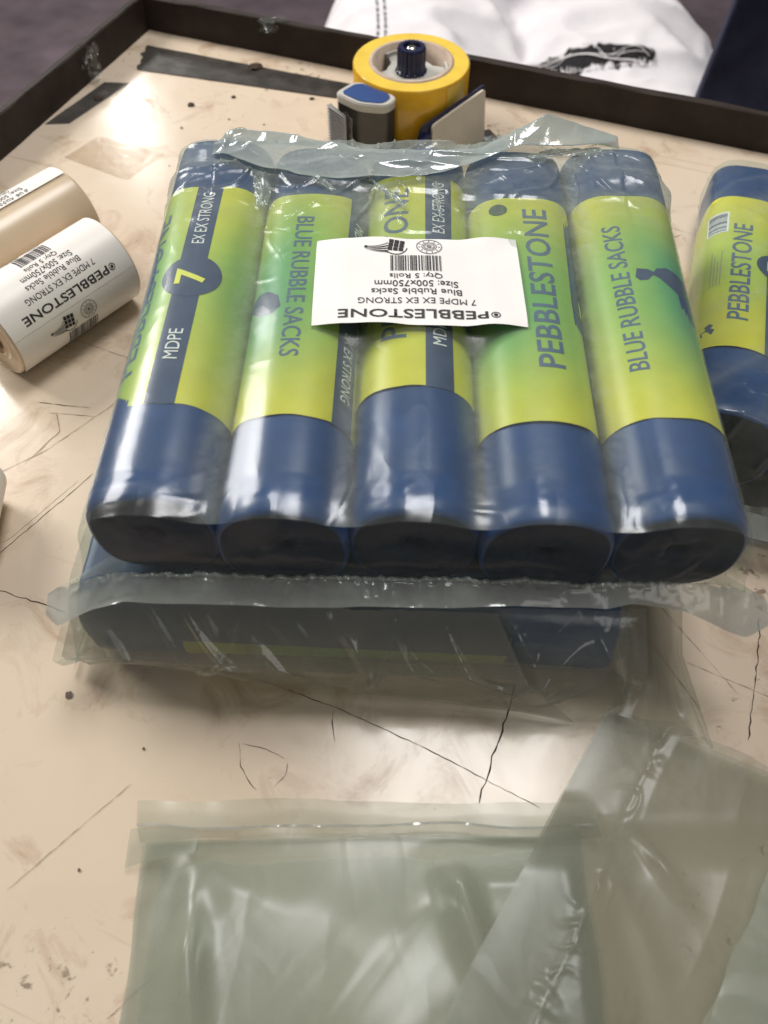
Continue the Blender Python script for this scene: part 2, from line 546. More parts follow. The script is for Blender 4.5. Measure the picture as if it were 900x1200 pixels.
def sq_at(y, L):
    return SQ + (SQ_FAR - SQ) * sstep(.45, .95, np.asarray(y, float) / L)


_ta = np.linspace(-math.pi, math.pi, 1441)
_rx = sq_factor(np.sin(_ta), np.cos(_ta)) * np.sin(_ta); _rz = sq_factor(np.sin(_ta), np.cos(_ta)) * np.cos(_ta)
_ls = np.concatenate([[0], np.cumsum(np.hypot(np.diff(_rx), np.diff(_rz)))]); _ls -= _ls[-1] / 2
HALF = _ls[-1]

ROLL_R, ROLL_L = 0.0277, 0.256
BAND0, BAND1 = 0.051, 0.209


def roll_body(seed, r=ROLL_R, L=ROLL_L):
    """spiral wound polythene with recessed, ringed ends; axis = local y, centre of near end at origin"""
    rn = VNoise(seed)
    nth = 80
    th = 2 * np.pi * np.arange(nth) / nth
    rr = r
    prof = [(0.0030, 0.010), (0.0038, 0.005), (0.0055, 0.0016), (0.009, 0.0008), (0.012, 0.0011), (0.015, 0.0006), (0.018, 0.0009), (0.021, 0.0004), (0.0235, 0.0006),
            (rr - 0.0022, 0.0), (rr - 0.0009, 0.0006), (rr - 0.0002, 0.0020), (rr, 0.0055)]
    ys = [.0095, .0100, .0125, .0130, .0160, .0165] + list(np.linspace(0.0215, L - 0.02, 14))
    jog = {.0095: .00035, .0100: -.00025, .0125: .0001, .0130: -.0003, .0160: .00015, .0165: -.0002}
    full = [(a, b) for a, b in prof] + [(rr, y) for y in ys] + [(a, L - b) for a, b in reversed(prof)]
    V = np.zeros((len(full), nth, 3))
    for j, (a, yy) in enumerate(full):
        # spiral step: the outer layer ends in a small lip
        sp = 0.0007 * (th / (2 * np.pi)) * (a > 0.02)
        lump = 0.00045 * rn(4 * th / np.pi, np.full(nth, yy * 22 + 3)) * (a / rr) ** 2
        squash = 1.0
        rad = a - 0.0004 + sp + lump + jog.get(yy, 0.0) * (1 + rn(th * 1.5, np.full(nth, yy * 300)))
        endw = 0.0009 * rn(th * 5 / np.pi + 9, np.full(nth, a * 260)) * (1 if (yy < 0.004 or yy > L - 0.004) else 0)
        V[j, :, 0] = rad * np.cos(th)
        V[j, :, 1] = yy + endw
        V[j, :, 2] = rad * np.sin(th)
    nprof = len(prof)
    return V, nprof


def wrapfunc(r, L=None):
    """(x along arc from the top, y along the axis) -> 3d; positive arc goes to local +x"""
    def f(a, y):
        t = np.interp(np.asarray(a) / r, _ls, _ta)
        k = r * sq_factor(np.sin(t), np.cos(t), sq_at(y, L or ROLL_L))
        return np.stack([k * np.sin(t), y, k * np.cos(t)], 1)
    return f


YG = np.array([0.64, 0.605, 0.040]); GR = np.array([0.115, 0.36, 0.095]); LG = np.array([0.24, 0.48, 0.11]); TEAL = np.array([0.07, 0.30, 0.17])


def sack_roll(loc, rot, label, group, seed, prints, greens, spin, r=ROLL_R, L=ROLL_L, shift=0.0):
    """prints: list of (kind, arc, y, flip) in arc metres from the top; greens: list of (arc, y, ra, ry, amount)"""
    t = empty('sack_roll', loc, rot, label=label, cat='sack roll', group=group)
    s = r / ROLL_R
    V, npf = roll_body(seed, r, L)
    V = V.copy()
    # turn the spiral lip to 'spin'
    c, sn = math.cos(spin), math.sin(spin)
    X = V[..., 0] * c - V[..., 2] * sn; Z = V[..., 0] * sn + V[..., 2] * c
    ff_ = sq_factor(X / np.hypot(X, Z), Z / np.hypot(X, Z), sq_at(V[..., 1], L))
    V[..., 0] = X * ff_ * 1.015; V[..., 2] = Z * ff_
    n = V.shape[0]
    body = V[npf - 4:n - npf + 4]
    mesh_obj('polythene_roll', body.reshape(-1, 3), [f[::-1] for f in grid_faces(body.shape[0], 80, True)], M['navy'], t)
    for nm, part in (('roll_end', V[:npf - 3]), ('roll_end', V[n - npf + 3:])):
        mesh_obj(nm, part.reshape(-1, 3), [f[::-1] for f in grid_faces(part.shape[0], 80, True)], M['roll_end'], t)
    # printed wrapper, full circle, slightly proud
    rw = r + 0.0007 * s
    ny, na = 44, 96
    b0, b1 = BAND0 * L / ROLL_L + shift, BAND1 * L / ROLL_L + shift
    yy = np.linspace(b0, b1, ny); aa = np.linspace(-HALF * rw, HALF * rw, na + 1)
    A, Y = np.meshgrid(aa, yy)
    colr = np.tile(YG, (ny, na + 1, 1))
    vn = VNoise(seed + 50)
    mid = .62 * np.exp(-((Y - b0 - (b1 - b0) * .52) / (.30 * (b1 - b0))) ** 2) * (1 + .3 * vn(A * 40, Y * 20))
    colr = colr * (1 - mid[..., None]) + LG * mid[..., None]
    for (ga, gy, ra, ry, am, gc) in greens:
        d2 = ((A - ga * s) / (ra * s)) ** 2 + ((Y - b0 - (b1 - b0) * gy) / (ry * (b1 - b0))) ** 2
        w = (am * np.exp(-d2 * 1.2) * (1 + 0.25 * vn(A * 60, Y * 40)))[..., None]
        w = np.clip(w, 0, 1)
        colr = colr * (1 - w) + gc * w
    wf = wrapfunc(rw, L)
    edge = 0.0006 * vn(A * 90, Y * 0 + 3) * ((Y == yy[0]) | (Y == yy[-1]))
    P = wf(A.ravel(), (Y + edge).ravel())
    wr = mesh_obj('wrapper', P, [f[::-1] for f in grid_faces(ny, na + 1)], M['wrap'], t)
    ca = wr.data.color_attributes.new('Col', 'FLOAT_COLOR', 'POINT')
    ca.data.foreach_set('color', np.concatenate([colr.reshape(-1, 3), np.ones((colr.shape[0] * colr.shape[1], 1))], 1).ravel().astype(np.float32))
    bm_ = (b0 + b1) / 2; bl = b1 - b0
    for k, (kind, arc, y, flip) in enumerate(prints):
        a0 = arc * s; y0 = b0 + bl * y
        ang = math.pi / 2 if not flip else -math.pi / 2
        f1, f2, f3 = wrapfunc(rw + 0.00012, L), wrapfunc(rw + 0.00022, L), wrapfunc(rw + 0.00034, L)
        if kind == 'brand':
            map2d('lettering', xf(text2d('PEBBLESTONE', w=0.116 * s, h=0.0128 * s, bold=.012), a0, y0, ang), f1, M['ink_blue'], wr, cutx=0.002, cuty=0.012)
        elif kind == 'product':
            map2d('lettering', xf(text2d('BLUE RUBBLE SACKS', w=0.103 * s, h=0.0092 * s, bold=.010), a0, y0, ang), f1, M['ink_blue'], wr, cutx=0.002, cuty=0.012)
        elif kind == 'stripe':
            w = (0.0068 if y == 0 else y) * s  # an explicit width makes the stripe painted shade over the wrapper
            map2d('stripe', rect2d(a0 - w, b0 - .0004, a0 + w, b1 + .0004), f1, M['ink_navy'], wr, cutx=0.0015, cuty=0.012)
            if not y: map2d('badge', xf(disc2d(0.0150 * s, 48), a0 + .0008 * s, b0 + bl * .53), f2, M['ink_navy'], wr, cutx=0.0015, cuty=0.012)
            if y: continue
            sg = -1 if flip else 1
            map2d('lettering', xf(text2d('7', h=0.0150 * s, w=.0115 * s, bold=.022), a0 + .0005 * s, b0 + bl * .53, ang), f3, M['ink_yellow'], wr, cutx=0.0015, cuty=0.012)
            map2d('lettering', xf(text2d('MDPE', w=0.0195 * s, h=0.0066 * s), a0, b0 + bl * (.53 - sg * .30), ang), f3, M['ink_white'], wr, cutx=0.0015, cuty=0.012)
            map2d('lettering', xf(text2d('EX EX STRONG', w=0.043 * s, h=0.0064 * s), a0, b0 + bl * (.53 + sg * .295), ang), f3, M['ink_white'], wr, cutx=0.0015, cuty=0.012)
        elif kind == 'sack_print':
            # dark silhouette of a tied rubble sack
            out = np.array([(-.011, -.003), (-.0095, .0035), (-.004, .0030), (-.0015, .0012), (.0005, .0040), (.006, .0058), (.013, .0040), (.019, -.001),
                            (.021, -.0085), (.017, -.0135), (.010, -.0120), (.004, -.0065), (.0005, -.0025), (-.0020, -.0012), (-.005, -.0050), (-.009, -.0055)]) * s
            map2d('sack_picture', xf((out, [tuple(range(len(out)))]), a0, y0), f1, M['ink_navy'], wr, cutx=0.0015, cuty=0.012)
        elif kind == 'spot':
            map2d('spot', xf(disc2d(0.0046 * s, 24), a0, y0), f2, M['dot'], wr, cutx=0.0015, cuty=0.012)
        elif kind == 'barcode':
            map2d('barcode_panel', xf(rect2d(-.0135 * s, -.0075 * s, .0135 * s, .0075 * s), a0, y0, ang), f1, M['ink_white'], wr, cutx=0.0015, cuty=0.012)
            map2d('barcode', xf(barcode2d(.024 * s, .0125 * s, 18, 5), a0, y0, ang), f2, M['ink_navy'], wr, cutx=0.0015, cuty=0.012)
        elif kind == 'small_print':
            ls = []
            for q in range(4):
                ls.append(xf(rect2d(-.021 * s, -.0004 * s, (.021 - .006 * (q % 3)) * s, .0004 * s), a0 + (q - 1.5) * .0021 * s, y0, ang))
            map2d('small_print', join2d(ls), f1, M['ink_grey'], wr)
        elif kind == 'icon':
            out = np.array([(-.004, -.005), (.003, -.0055), (.0045, -.001), (.002, .001), (.0035, .004), (.001, .0062), (-.002, .004), (-.001, .0005), (-.0045, -.001)]) * s
            map2d('icon', xf((out, [tuple(range(len(out)))]), a0, y0), f1, M['ink_navy'], wr)
    return t


# ------------------------------------------------------------------ bag film over a row of rolls
def cross_section(n, r, ncol, sag=0.010, eps=0.0013, zlow=0.006, SQ=SQ):
    """points (x,z) of the upper film across the row, equal arc spacing"""
    W = 2 * r * n
    xc = [-W / 2 + r + 2 * r * i for i in range(n)]
    pts = []
    R2 = r + eps
    a_low = math.asin((zlow - r) / R2)
    for a in np.linspace(math.pi - a_low, math.pi / 2, 40):
        k_ = float(sq_factor(math.cos(a), math.sin(a), SQ))
        pts.append((xc[0] + R2 * k_ * math.cos(a), r + R2 * k_ * math.sin(a)))
    for x in np.linspace(xc[0], xc[-1], 60 * (n - 1) + 1)[1:-1] if n > 1 else []:
        d = (x - xc[0]) / (2 * r); ph = d - math.floor(d)
        off = min(ph, 1 - ph) * 2 * r
        zr = r + R2 * max(0.0, 1 - (off / R2) ** SQ) ** (1 / SQ)
        zb = r + R2 - sag * (1 - math.cos(2 * math.pi * ph)) / 2
        # smooth max
        k = 0.0012
        m_ = max(zr, zb)
        z = m_ + k * math.log(math.exp((zr - m_) / k) + math.exp((zb - m_) / k)) - k * 0.69
        pts.append((x, max(z, zr)))
    for a in np.linspace(math.pi / 2, a_low, 40):
        k_ = float(sq_factor(math.cos(a), math.sin(a), SQ))
        pts.append((xc[-1] + R2 * k_ * math.cos(a), r + R2 * k_ * math.sin(a)))
    P = np.array(pts)
    s = np.concatenate([[0], np.cumsum(np.linalg.norm(np.diff(P, axis=0), axis=1))])
    q = np.linspace(0, s[-1], ncol)
    return np.stack([np.interp(q, s, P[:, 0]), np.interp(q, s, P[:, 1])], 1), q / s[-1] * 2 - 1


def grid_normals(G):
    du = np.gradient(G, axis=1); dv = np.gradient(G, axis=0)
    n = np.cross(du, dv)
    return n / np.maximum(np.linalg.norm(n, axis=2, keepdims=True), 1e-9)


def interp_pts(t, keys):
    """keys: list of (t, x, y, z) -> smooth-ish curve"""
    K = np.array(keys, float)
    out = np.stack([np.interp(t, K[:, 0], K[:, i]) for i in (1, 2, 3)], 1)
    # soften the corners
    for _ in range(6):
        out[1:-1] = 0.25 * out[:-2] + 0.5 * out[1:-1] + 0.25 * out[2:]
    return out


def loft(rows, counts):
    """rows: list of (ncol,3) key curves, linear-to-smooth between"""
    out = [rows[0][None]]
    for a, b, n in zip(rows[:-1], rows[1:], counts):
        w = np.linspace(0, 1, n + 1)[1:, None, None]
        out.append(a[None] * (1 - w) + b[None] * w)
    return np.concatenate(out)


def film_noise(seed):
    n1, n2, n3 = VNoise(seed), VNoise(seed + 1), VNoise(seed + 2)

    def f(x, y, ang, stretch, scale, p=2.0, warp=0.4):
        a, b = rot2(x, y, ang)
        a = a * scale / stretch; b = b * scale
        b = b + warp * n3(a * 1.3 + 5, b * 0.5 + 2)
        return ridge(n1(a, b), p) * 0.7 + 0.3 * n2(a * 2.1 + 7, b * 2.1)
    return f


# ==================================================================== SETTING
# floor far below the table
floor = mesh_obj('floor', [(-6, -3, -0.74), (6, -3, -0.74), (6, 7, -0.74), (-6, 7, -0.74)], [(0, 1, 2, 3)], M['floor'], smooth=False)
tag(floor, 'worn dull purple floor beyond the table', kind='structure')

# work table, its frame turned about 22 degrees
CORNER = Vector((-0.222, 0.823, 0)); TA = math.atan2(-0.206, 0.5306)
table = empty('work_table', (CORNER.x, CORNER.y, 0), (0, 0, TA), label='scratched beige laminate work table with raised dark steel rim', cat='table')


def t_local(x, y):
    d = Vector((x, y, 0)) - CORNER
    c, s = math.cos(-TA), math.sin(-TA)
    return d.x * c - d.y * s, d.x * s + d.y * c


bm = bmesh.new()
box_bm(bm, (0.62, -0.60, -0.0125), (1.24, 1.20, 0.025))
bm_obj('table_top', bm, M['table'], table)


def rail(x0, y0, x1, y1, thick, zt, seed):
    """angle-iron rim with a slightly uneven top edge"""
    n = 60
    vn = VNoise(seed)
    d = np.array([x1 - x0, y1 - y0]); L = np.linalg.norm(d); d /= L
    nrm = np.array([-d[1], d[0]])
    V = []
    for i in range(n + 1):
        p = np.array([x0, y0]) + d * L * i / n
        w = 0.0005 * vn(i * .7, 1)
        dz = 0.0006 * vn(i * .9, 4)
        for (o, z) in ((0 + w, -0.03), (0 + w, zt - .001 + dz), (.001, zt + dz), (thick - .001, zt + dz), (thick, zt - .001 + dz), (thick, -0.03)):
            q = p + nrm * o
            V.append((q[0], q[1], z))
    Fc = []
    for i in range(n):
        for k in range(5):
            Fc.append((i * 6 + k, (i + 1) * 6 + k, (i + 1) * 6 + k + 1, i * 6 + k + 1))
    Fc += [(0, 1, 2, 3, 4, 5), tuple(n * 6 + k for k in (5, 4, 3, 2, 1, 0))]
    return mesh_obj('rim', V, Fc, M['rail'], table, smooth=False)


rail(-0.007, 0, 1.24, 0, 0.007, 0.030, 3)       # back
rail(0, -1.2, 0, -0.0005, 0.007, 0.0295, 5)       # left (normal to -x)


def scratch(pts, w, faint=False, z=0.0002, seed=0):
    r = random.Random(seed)
    P = []
    for (a, b) in zip(pts[:-1], pts[1:]):
        n = max(3, int((Vector(b) - Vector(a)).length / 0.003))
        for i in range(n):
            P.append(Vector(a).lerp(Vector(b), i / n))
    P.append(Vector(pts[-1]))
    V = []; Fc = []
    for i, p in enumerate(P):
        q = P[min(i + 1, len(P) - 1)] - P[max(i - 1, 0)]
        q = Vector((-q.y, q.x)).normalized()
        ww = w * .8 * (0.25 + 0.9 * r.random()) * (0.35 if i in (0, len(P) - 1) else 1)
        j = q * (r.random() - .5) * w * 1.1
        for sgn in (-1, 1):
            x, y = t_local(*(p + q * ww * sgn / 2 + j))
            V.append((x, y, z))
        if i: Fc.append((2 * i - 2, 2 * i - 1, 2 * i + 1, 2 * i))
    return mesh_obj('scratch', V, Fc, M['scratch_faint' if faint else 'scratch'], table, smooth=False)


SCR = [([(.0640, .163), (.0619, .1552), (.0505, .1275), (.0425, .106)], .0011, 0), ([(.1925, .200), (.1905, .1894), (.1815, .163), (.1710, .135)], .0009, 0),
       ([(-.235, .228), (-.2018, .2157), (-.175, .2066), (-.165, .2030)], .0008, 0), ([(-.218, .231), (-.208, .239), (-.1681, .2932)], .0005, 0),
       ([(-.225, .233), (-.205, .248), (-.176, .288)], .0003, 1), ([(-.2134, .3484), (-.1809, .3442)], .0006, 0), ([(-.205, .3400), (-.176, .3370)], .0004, 0),
       ([(-.0629, .1663), (-.02, .150), (.02, .131), (.0579, .1105), (.07, .104)], .0005, 0), ([(-.0245, .1500), (-.0245, .1440), (-.0232, .1342)], .0006, 0),
       ([(-.068, .1342), (-.066, .123), (-.062, .1165), (-.058, .112)], .0005, 0), ([(-.066, .1335), (-.055, .131), (-.046, .1265)], .0003, 0), ([(-.0445, .1245), (-.045, .119), (-.050, .1135)], .0004, 0),
       ([(-.1087, .0231), (-.0965, .0345), (-.0850, .047)], .0004, 0), ([(.150, .358), (.1528, .3643), (.186, .43), (.2075, .4896)], .0006, 0),
       ([(.205, .445), (.188, .468), (.165, .478)], .0004, 1), ([(.17, .505), (.19, .512), (.205, .507), (.218, .514)], .0006, 1),
       ([(-.155, .36), (-.20, .31), (-.235, .285)], .0005, 1), ([(-.205, .405), (-.16, .385)], .0004, 1), ([(-.160, .0700), (-.115, .115)], .0004, 1),
       ([(.125, .205), (.152, .150)], .0003, 1), ([(.140, .212), (.172, .158)], .0003, 1), ([(.15, .175), (.20, .150)], .0003, 1), ([(-.21, .30), (-.195, .325), (-.20, .34)], .0006, 1),
       ([(-.225, .10), (-.18, .065)], .0005, 1), ([(.228, .30), (.224, .27)], .0005, 0), ([(-.15, .62), (-.09, .585)], .0004, 1), ([(.16, .55), (.27, .49)], .0003, 1)]
for i, (p, w, fnt) in enumerate(SCR):
    scratch(p, w, bool(fnt), 0.00018 + 0.00001 * i, i)

# small dark holes and crumbs pressed into the laminate
for (x, y, r_) in [(-.1528, .1574, .0019), (-.131, .078, .0007), (-.176, .108, .0009), (-.112, .131, .0007), (.19, .47, .0009), (-.168, .655, .0012), (-.13, .668, .001), (-.1, .66, .0008), (-.17, .60, .0009)]:
    bm = bmesh.new()
    v, fc = disc2d(r_, 14)
    rr_ = random.Random(int(x * 1e4))
    vs = [bm.verts.new((*t_local(x + a * (0.8 + .4 * rr_.random()), y + b * (0.8 + .4 * rr_.random())), 0.0006)) for a, b in v]
    bm.faces.new(vs)
    bm_obj('stain_spot', bm, M['hole'], table)


# ==================================================================== TOP PACK
PK = (0.0125, 0.186, 0.0570); PYAW = R(-1.5)


def pack_pt(base, rot, p):
    mat = Matrix.Translation(base) @ rot.to_matrix().to_4x4()
    return mat @ Vector(p)


from mathutils import Euler
PE = Euler((0, 0, PYAW))
RG = 'rolls inside the upper sealed pack'
XC = [(-4 + 2 * i) * ROLL_R for i in range(5)]
roll_specs = [
    ('leftmost roll of upper pack, yellow 7 badge and EX EX STRONG facing up',
     [('brand', -.0255, .50, 0), ('stripe', -.0010, .0, 0), ('product', .05, .5, 0)], [(-.030, .45, .018, .55, .95, TEAL), (-.018, .5, .012, .7, .6, LG), (.02, .5, .014, .5, .4, LG), (.05, .5, .03, .4, .8, GR)], 2.6),
    ('second roll from left in upper pack, its blue lettering reading downwards',
     [('product', -.003, .55, 1), ('stripe', .0265, .0, 1), ('brand', .055, .5, 1), ('sack_print', -.031, .50, 1)], [(-.010, .60, .026, .40, 1.0, GR), (-.02, .42, .016, .24, .8, TEAL), (.012, .6, .012, .35, .5, LG)], 0.4),
    ('middle roll of upper pack, half hidden by the white sticker',
     [('brand', -.0110, .56, 0), ('stripe', .0110, .0, 0), ('product', -.06, .5, 0)], [(-.05, .5, .03, .4, .8, GR), (.035, .5, .014, .5, .5, LG)], 1.5),
    ('roll with large PEBBLESTONE lettering right of the white sticker',
     [('brand', .0060, .57, 0), ('stripe', .0360, .0, 0), ('spot', -.0125, .935, 0), ('product', -.055, .5, 0)], [(-.004, .50, .028, .34, 1.0, GR), (-.020, .45, .020, .42, .8, LG), (.02, .45, .014, .4, .7, LG), (-.016, .42, .012, .16, .5, TEAL)], 0.9),
    ('rightmost roll of upper pack, BLUE RUBBLE SACKS and sack silhouette',
     [('product', -.0105, .51, 0), ('sack_print', .0075, .60, 0), ('brand', -.062, .5, 0)], [(.010, .56, .026, .38, 1.0, GR), (.022, .50, .018, .30, .9, TEAL), (-.012, .55, .014, .3, .6, LG)], 2.0)]
for i, (lab, prints, greens, spin) in enumerate(roll_specs):
    p = pack_pt(PK, PE, (XC[i], [0.005, .000, .003, -.001, .002][i], ROLL_R + [0, -.0005, -.0014, 0, 0][i]))
    sack_roll(p, (0, [0, .0, .0, .0, .0][i], PYAW), lab, RG, 20 + i, prints, greens, spin, shift=[0, 0, .0165, 0, 0][i])

bag = empty('clear_bag', PK, (0, 0, PYAW), label='clear polythene bag of five rolls on top, with white sticker', cat='plastic bag', group='sealed packs of sack rolls')
NC = 420
CS, TT = cross_section(5, ROLL_R, NC, sag=0.0040)
CSF, _ = cross_section(5, ROLL_R, NC, sag=0.0030, SQ=SQ_FAR)
W2 = 5 * ROLL_R
NB = 230
yb = np.linspace(ROLL_L + 0.003, -0.003, NB)
body = np.zeros((NB, NC, 3))
kq = ((sq_at(yb, ROLL_L) - SQ) / (SQ_FAR - SQ))[:, None]
body[..., 0] = CS[None, :, 0] * (1 - kq) + CSF[None, :, 0] * kq; body[..., 2] = CS[None, :, 1] * (1 - kq) + CSF[None, :, 1] * kq; body[..., 1] = yb[:, None]
# round the film down over the roll ends
for e, sgn in ((0.0, 1), (ROLL_L, -1)):
    d = np.clip((0.010 - (body[..., 1] - e) * sgn) / 0.013, 0, 1)
    body[..., 2] -= 0.0018 * d ** 2
X, Y = body[..., 0], body[..., 1]
fn = film_noise(101)
# sticker zone in pack coordinates
ST_C = (0.0005, 0.1375); ST_W, ST_H, ST_A = 0.1010, 0.0635, R(1.6)


def sticker_mask(x, y, grow=0.004):
    a, b = rot2(x - ST_C[0], y - ST_C[1], ST_A)
    return (1 - sstep(ST_W / 2, ST_W / 2 + grow * 2, np.abs(a))) * (1 - sstep(ST_H / 2, ST_H / 2 + grow * 2, np.abs(b)))


far = sstep(0.135, 0.235, Y)
near = sstep(0.035, 0.0, Y)
top = sstep(0.03, 0.045, body[..., 2])
# valleys loosen where the film is slack near the back
bridge = (ROLL_R * 2 + 0.0035) - body[..., 2]
inner = (np.abs(X) < W2 - ROLL_R) * 1.0
body[..., 2] += inner * np.clip(bridge, 0, .02) * (0.45 * far + 0.55 * sstep(0.09, 0.13, Y) * (1 - far) * sticker_mask(X, Y, .02))
w = np.zeros_like(X)
w += 0.0050 * far * np.clip(fn(X, Y, R(-5), 8.0, 30, 2.4) - .35, 0, 1)
w += 0.0030 * far * np.clip(fn(X + .3, Y + .2, R(24), 6.0, 48, 3.0) - .45, 0, 1)
w += 0.0016 * sstep(.10, .2, Y) * np.clip(fn(X + 2.3, Y + 1.4, R(-32), 7.0, 40, 3.0) - .5, 0, 1)
w += 0.0012 * near * np.clip(fn(X + .1, Y + .9, R(4), 5.0, 90, 3.0) - .4, 0, 1)
w += 0.00022 * fn(X + 1.7, Y + 2.1, R(35), 3.0, 50, 2.0)
# radiating tension folds from points along the back seal
for (px, py, n_, amp, reach) in [(-0.085, 0.242, 9, .0030, .05), (-0.020, 0.232, 11, .0032, .075), (0.03, .240, 7, .002, .05), (0.085, 0.245, 9, .0026, .06)]:
    dx, dy = X - px, Y - py
    rr_ = np.hypot(dx, dy); th = np.arctan2(dy, dx)
    vn = VNoise(int(abs(px) * 1e4) + 3)
    w += amp * np.exp(-rr_ / reach) * sstep(0.0, .012, rr_) * np.clip(ridge(np.sin(th * n_ / 2 + 1.5 * vn(rr_ * 40, th)), 4) - .25, 0, 1)
# lines of puckered film on the front shoulders of the rolls
for k in range(5):
    dx = X - (XC[k] + (-.006 if k else -.004)); dy = Y - 0.012
    w += 0.0008 * np.exp(-(dx / .005) ** 2 - (dy / .018) ** 2) * (0.6 + .6 * fn(X + 4, Y + 3, R(20), 2.0, 150, 2.0))
sm = sticker_mask(X, Y, .006)
w = w * (1 - sm) * (0.25 + 0.75 * top)
w = w * (0.35 + .65 * far + .5 * near * top)
nb_ = grid_normals(body); nb_[nb_[..., 2] < 0] *= 1
up = np.where(nb_[..., 2:3] >= -0.2, nb_, nb_)
if np.mean(nb_[..., 2]) < 0: nb_ = -nb_
body = body + nb_ * w[..., None]
# nothing rises through the sticker
lim = 2 * ROLL_R + 0.0019
body[..., 2] = np.where(sm > .5, np.minimum(body[..., 2], lim), body[..., 2])

# front: seal line and flap (t runs left -1 .. right +1)
seal = interp_pts(TT, [(-1, -W2 - .0200, -.0120, .0035), (-.93, -W2 - .0120, -.0085, .0060), (-.83, -W2 + .002, -.0050, .0085), (-.74, -W2 + .0140, -.0040, .0098), (-.4, -.058, -.0045, .0098),
                       (0, .002, -.0042, .0098), (.3, .046, -.0040, .0112), (.5, .072, -.0040, .0080), (.66, .094, -.0040, .0100), (.80, W2 - .010, -.0040, .0110), (.93, W2 + .010, -.0045, .0060), (1, W2 + .016, -.0060, .0015)])
flap = interp_pts(TT, [(-1, -W2 - .0205, -.0200, -.002), (-.93, -W2 - .0140, -.0255, -.0030), (-.83, -W2 + .001, -.0190, .0015), (-.74, -W2 + .0140, -.0160, .0045), (-.4, -.058, -.0170, .0052),
                       (0, .002, -.0165, .0050), (.3, .046, -.0150, .0070), (.45, .066, -.0140, .0045), (.58, .084, -.0130, .0030), (.66, .094, -.0120, .0070), (.74, W2 - .022, -.0140, .0040), (.86, W2 - .004, -.0190, -.0025), (.94, W2 + .007, -.0205, -.0055), (1, W2 + .0175, -.0150, -.0045)])
seal = seal + np.array([0, -.0008, .0040]); flap = flap + np.array([0, -.0002, .0040])
ft = body[-1]
NF = 36
kk = np.linspace(0, 1, NF)[:, None, None]
front = ft[None] * (1 - kk) + seal[None] * kk
front[..., 1] -= 0.0045 * np.sin(np.pi * kk[..., 0]) * (ft[None, :, 2] > .02)
fx, fz = front[..., 0], front[..., 2]
front[..., 1] -= (0.0020 * np.clip(fn(fx + 3, fz + 1, R(65), 3.5, 60, 3) - .35, 0, 1) * np.sin(np.pi * kk[..., 0]))
crk = VNoise(77)
flg = loft([seal, flap], [16])
kf = np.linspace(0, 1, 17)[:, None]
fxx = flg[..., 0]
flg[..., 2] += 0.0018 * crk(fxx * 55, kf * 1.5 + 3) * kf + 0.0011 * ridge(crk(fxx * 260 + 5, kf * 2), 3) * (1 - kf)
flg[..., 1] += 0.0007 * crk(fxx * 140 + 9, kf * 2 + 1) * (1 - kf)
sealrow = 0.0006 * crk(seal[:, 0] * 420, np.full(NC, 2.0))
flg[0, :, 2] += sealrow; front[-1, :, 2] += sealrow

fo = grid_obj('film', body, M['film'], bag)
strk = np.clip(fn(X + .2, Y + .6, R(-6), 6.0, 40, 2.0), 0, 1)
ph_ = (X + W2) / (2 * ROLL_R); ph_ = np.abs(ph_ - np.round(ph_)) * 2 * ROLL_R
valley = np.exp(-(ph_ / .006) ** 2) * inner
slack = far * (.16 + .50 * strk) + .34 * valley * (1 - sm) + .10 * strk * top * sstep(.02, .10, Y)
fa = fo.data.attributes.new('slack', 'FLOAT', 'POINT')
fa.data.foreach_set('value', slack.ravel().astype(np.float32))
grid_obj('end_film', front, M['film_end'], bag)
sf = grid_obj('seal_flap', flg + np.array([0, -.0001, 0]), M['film_flap'], bag)
# heat-seal bead along the flap
bead = []
for dz, dy in ((0.0006, 0.0002), (0.0012, -0.0008), (0.0004, -0.0016)):
    q = flg[0] + np.array([0, dy, dz]); q = q.copy(); q[:, 2] += .0006 * crk(seal[:, 0] * 700 + dy * 9e3, np.full(NC, 7.0)); bead.append(q)
a_, b_ = int(NC * .14), int(NC * .86)
grid_obj('seal_bead', np.array(bead)[:, a_:b_], M['film_flap'], sf)

# underside closing the bag in front
under = loft([seal, np.stack([np.clip(seal[:, 0], -W2, W2), np.full(NC, .012), np.full(NC, -.0004)], 1)], [6])
grid_obj('underside_film', under[:, ::4], M['film'], bag)

# back gathered flap: rises behind the rolls, folds forward over them
bt = body[0]
H = 2 * ROLL_R
bseal = interp_pts(TT, [(-1, -W2 - .002, ROLL_L + .006, .010), (-.86, -W2 + .006, ROLL_L + .007, .030), (-.76, -.105, ROLL_L + .004, H - .004), (-.6, -.080, ROLL_L + .003, H - .002), (-.2, -.03, ROLL_L + .003, H - .004),
                        (.2, .03, ROLL_L + .003, H - .004), (.5, .062, ROLL_L + .004, H + .004), (.68, .092, ROLL_L + .005, H + .003), (.82, .118, ROLL_L + .005, H - .003), (.92, W2 - .004, ROLL_L + .006, .028), (1, W2 + .002, ROLL_L + .006, .010)])
kb = np.linspace(0, 1, 18)[:, None, None]
back = bt[None] * (1 - kb) + bseal[None] * kb
i0, i1 = int(NC * .13), int(NC * .905)
tt = np.linspace(-1, 1, i1 - i0)
ridge_l = interp_pts(tt, [(-1, -.1140, .2560, H + .0030), (-.94, -.1080, .2590, H + .0065), (-.82, -.0920, .2590, H + .0060), (-.65, -.0725, .2570, H + .0055), (-.48, -.0506, .2520, H + .0045), (-.3, -.0311, .2440, H + .0035), (0, .0049, .2450, H + .0035),
                          (.25, .0337, .2480, H + .0045), (.42, .0528, .2580, H + .0095), (.60, .0711, .2640, H + .0165), (.72, .0854, .2650, H + .0115), (.84, .0967, .2640, H + .0080), (1, .1140, .2630, H + .003)])
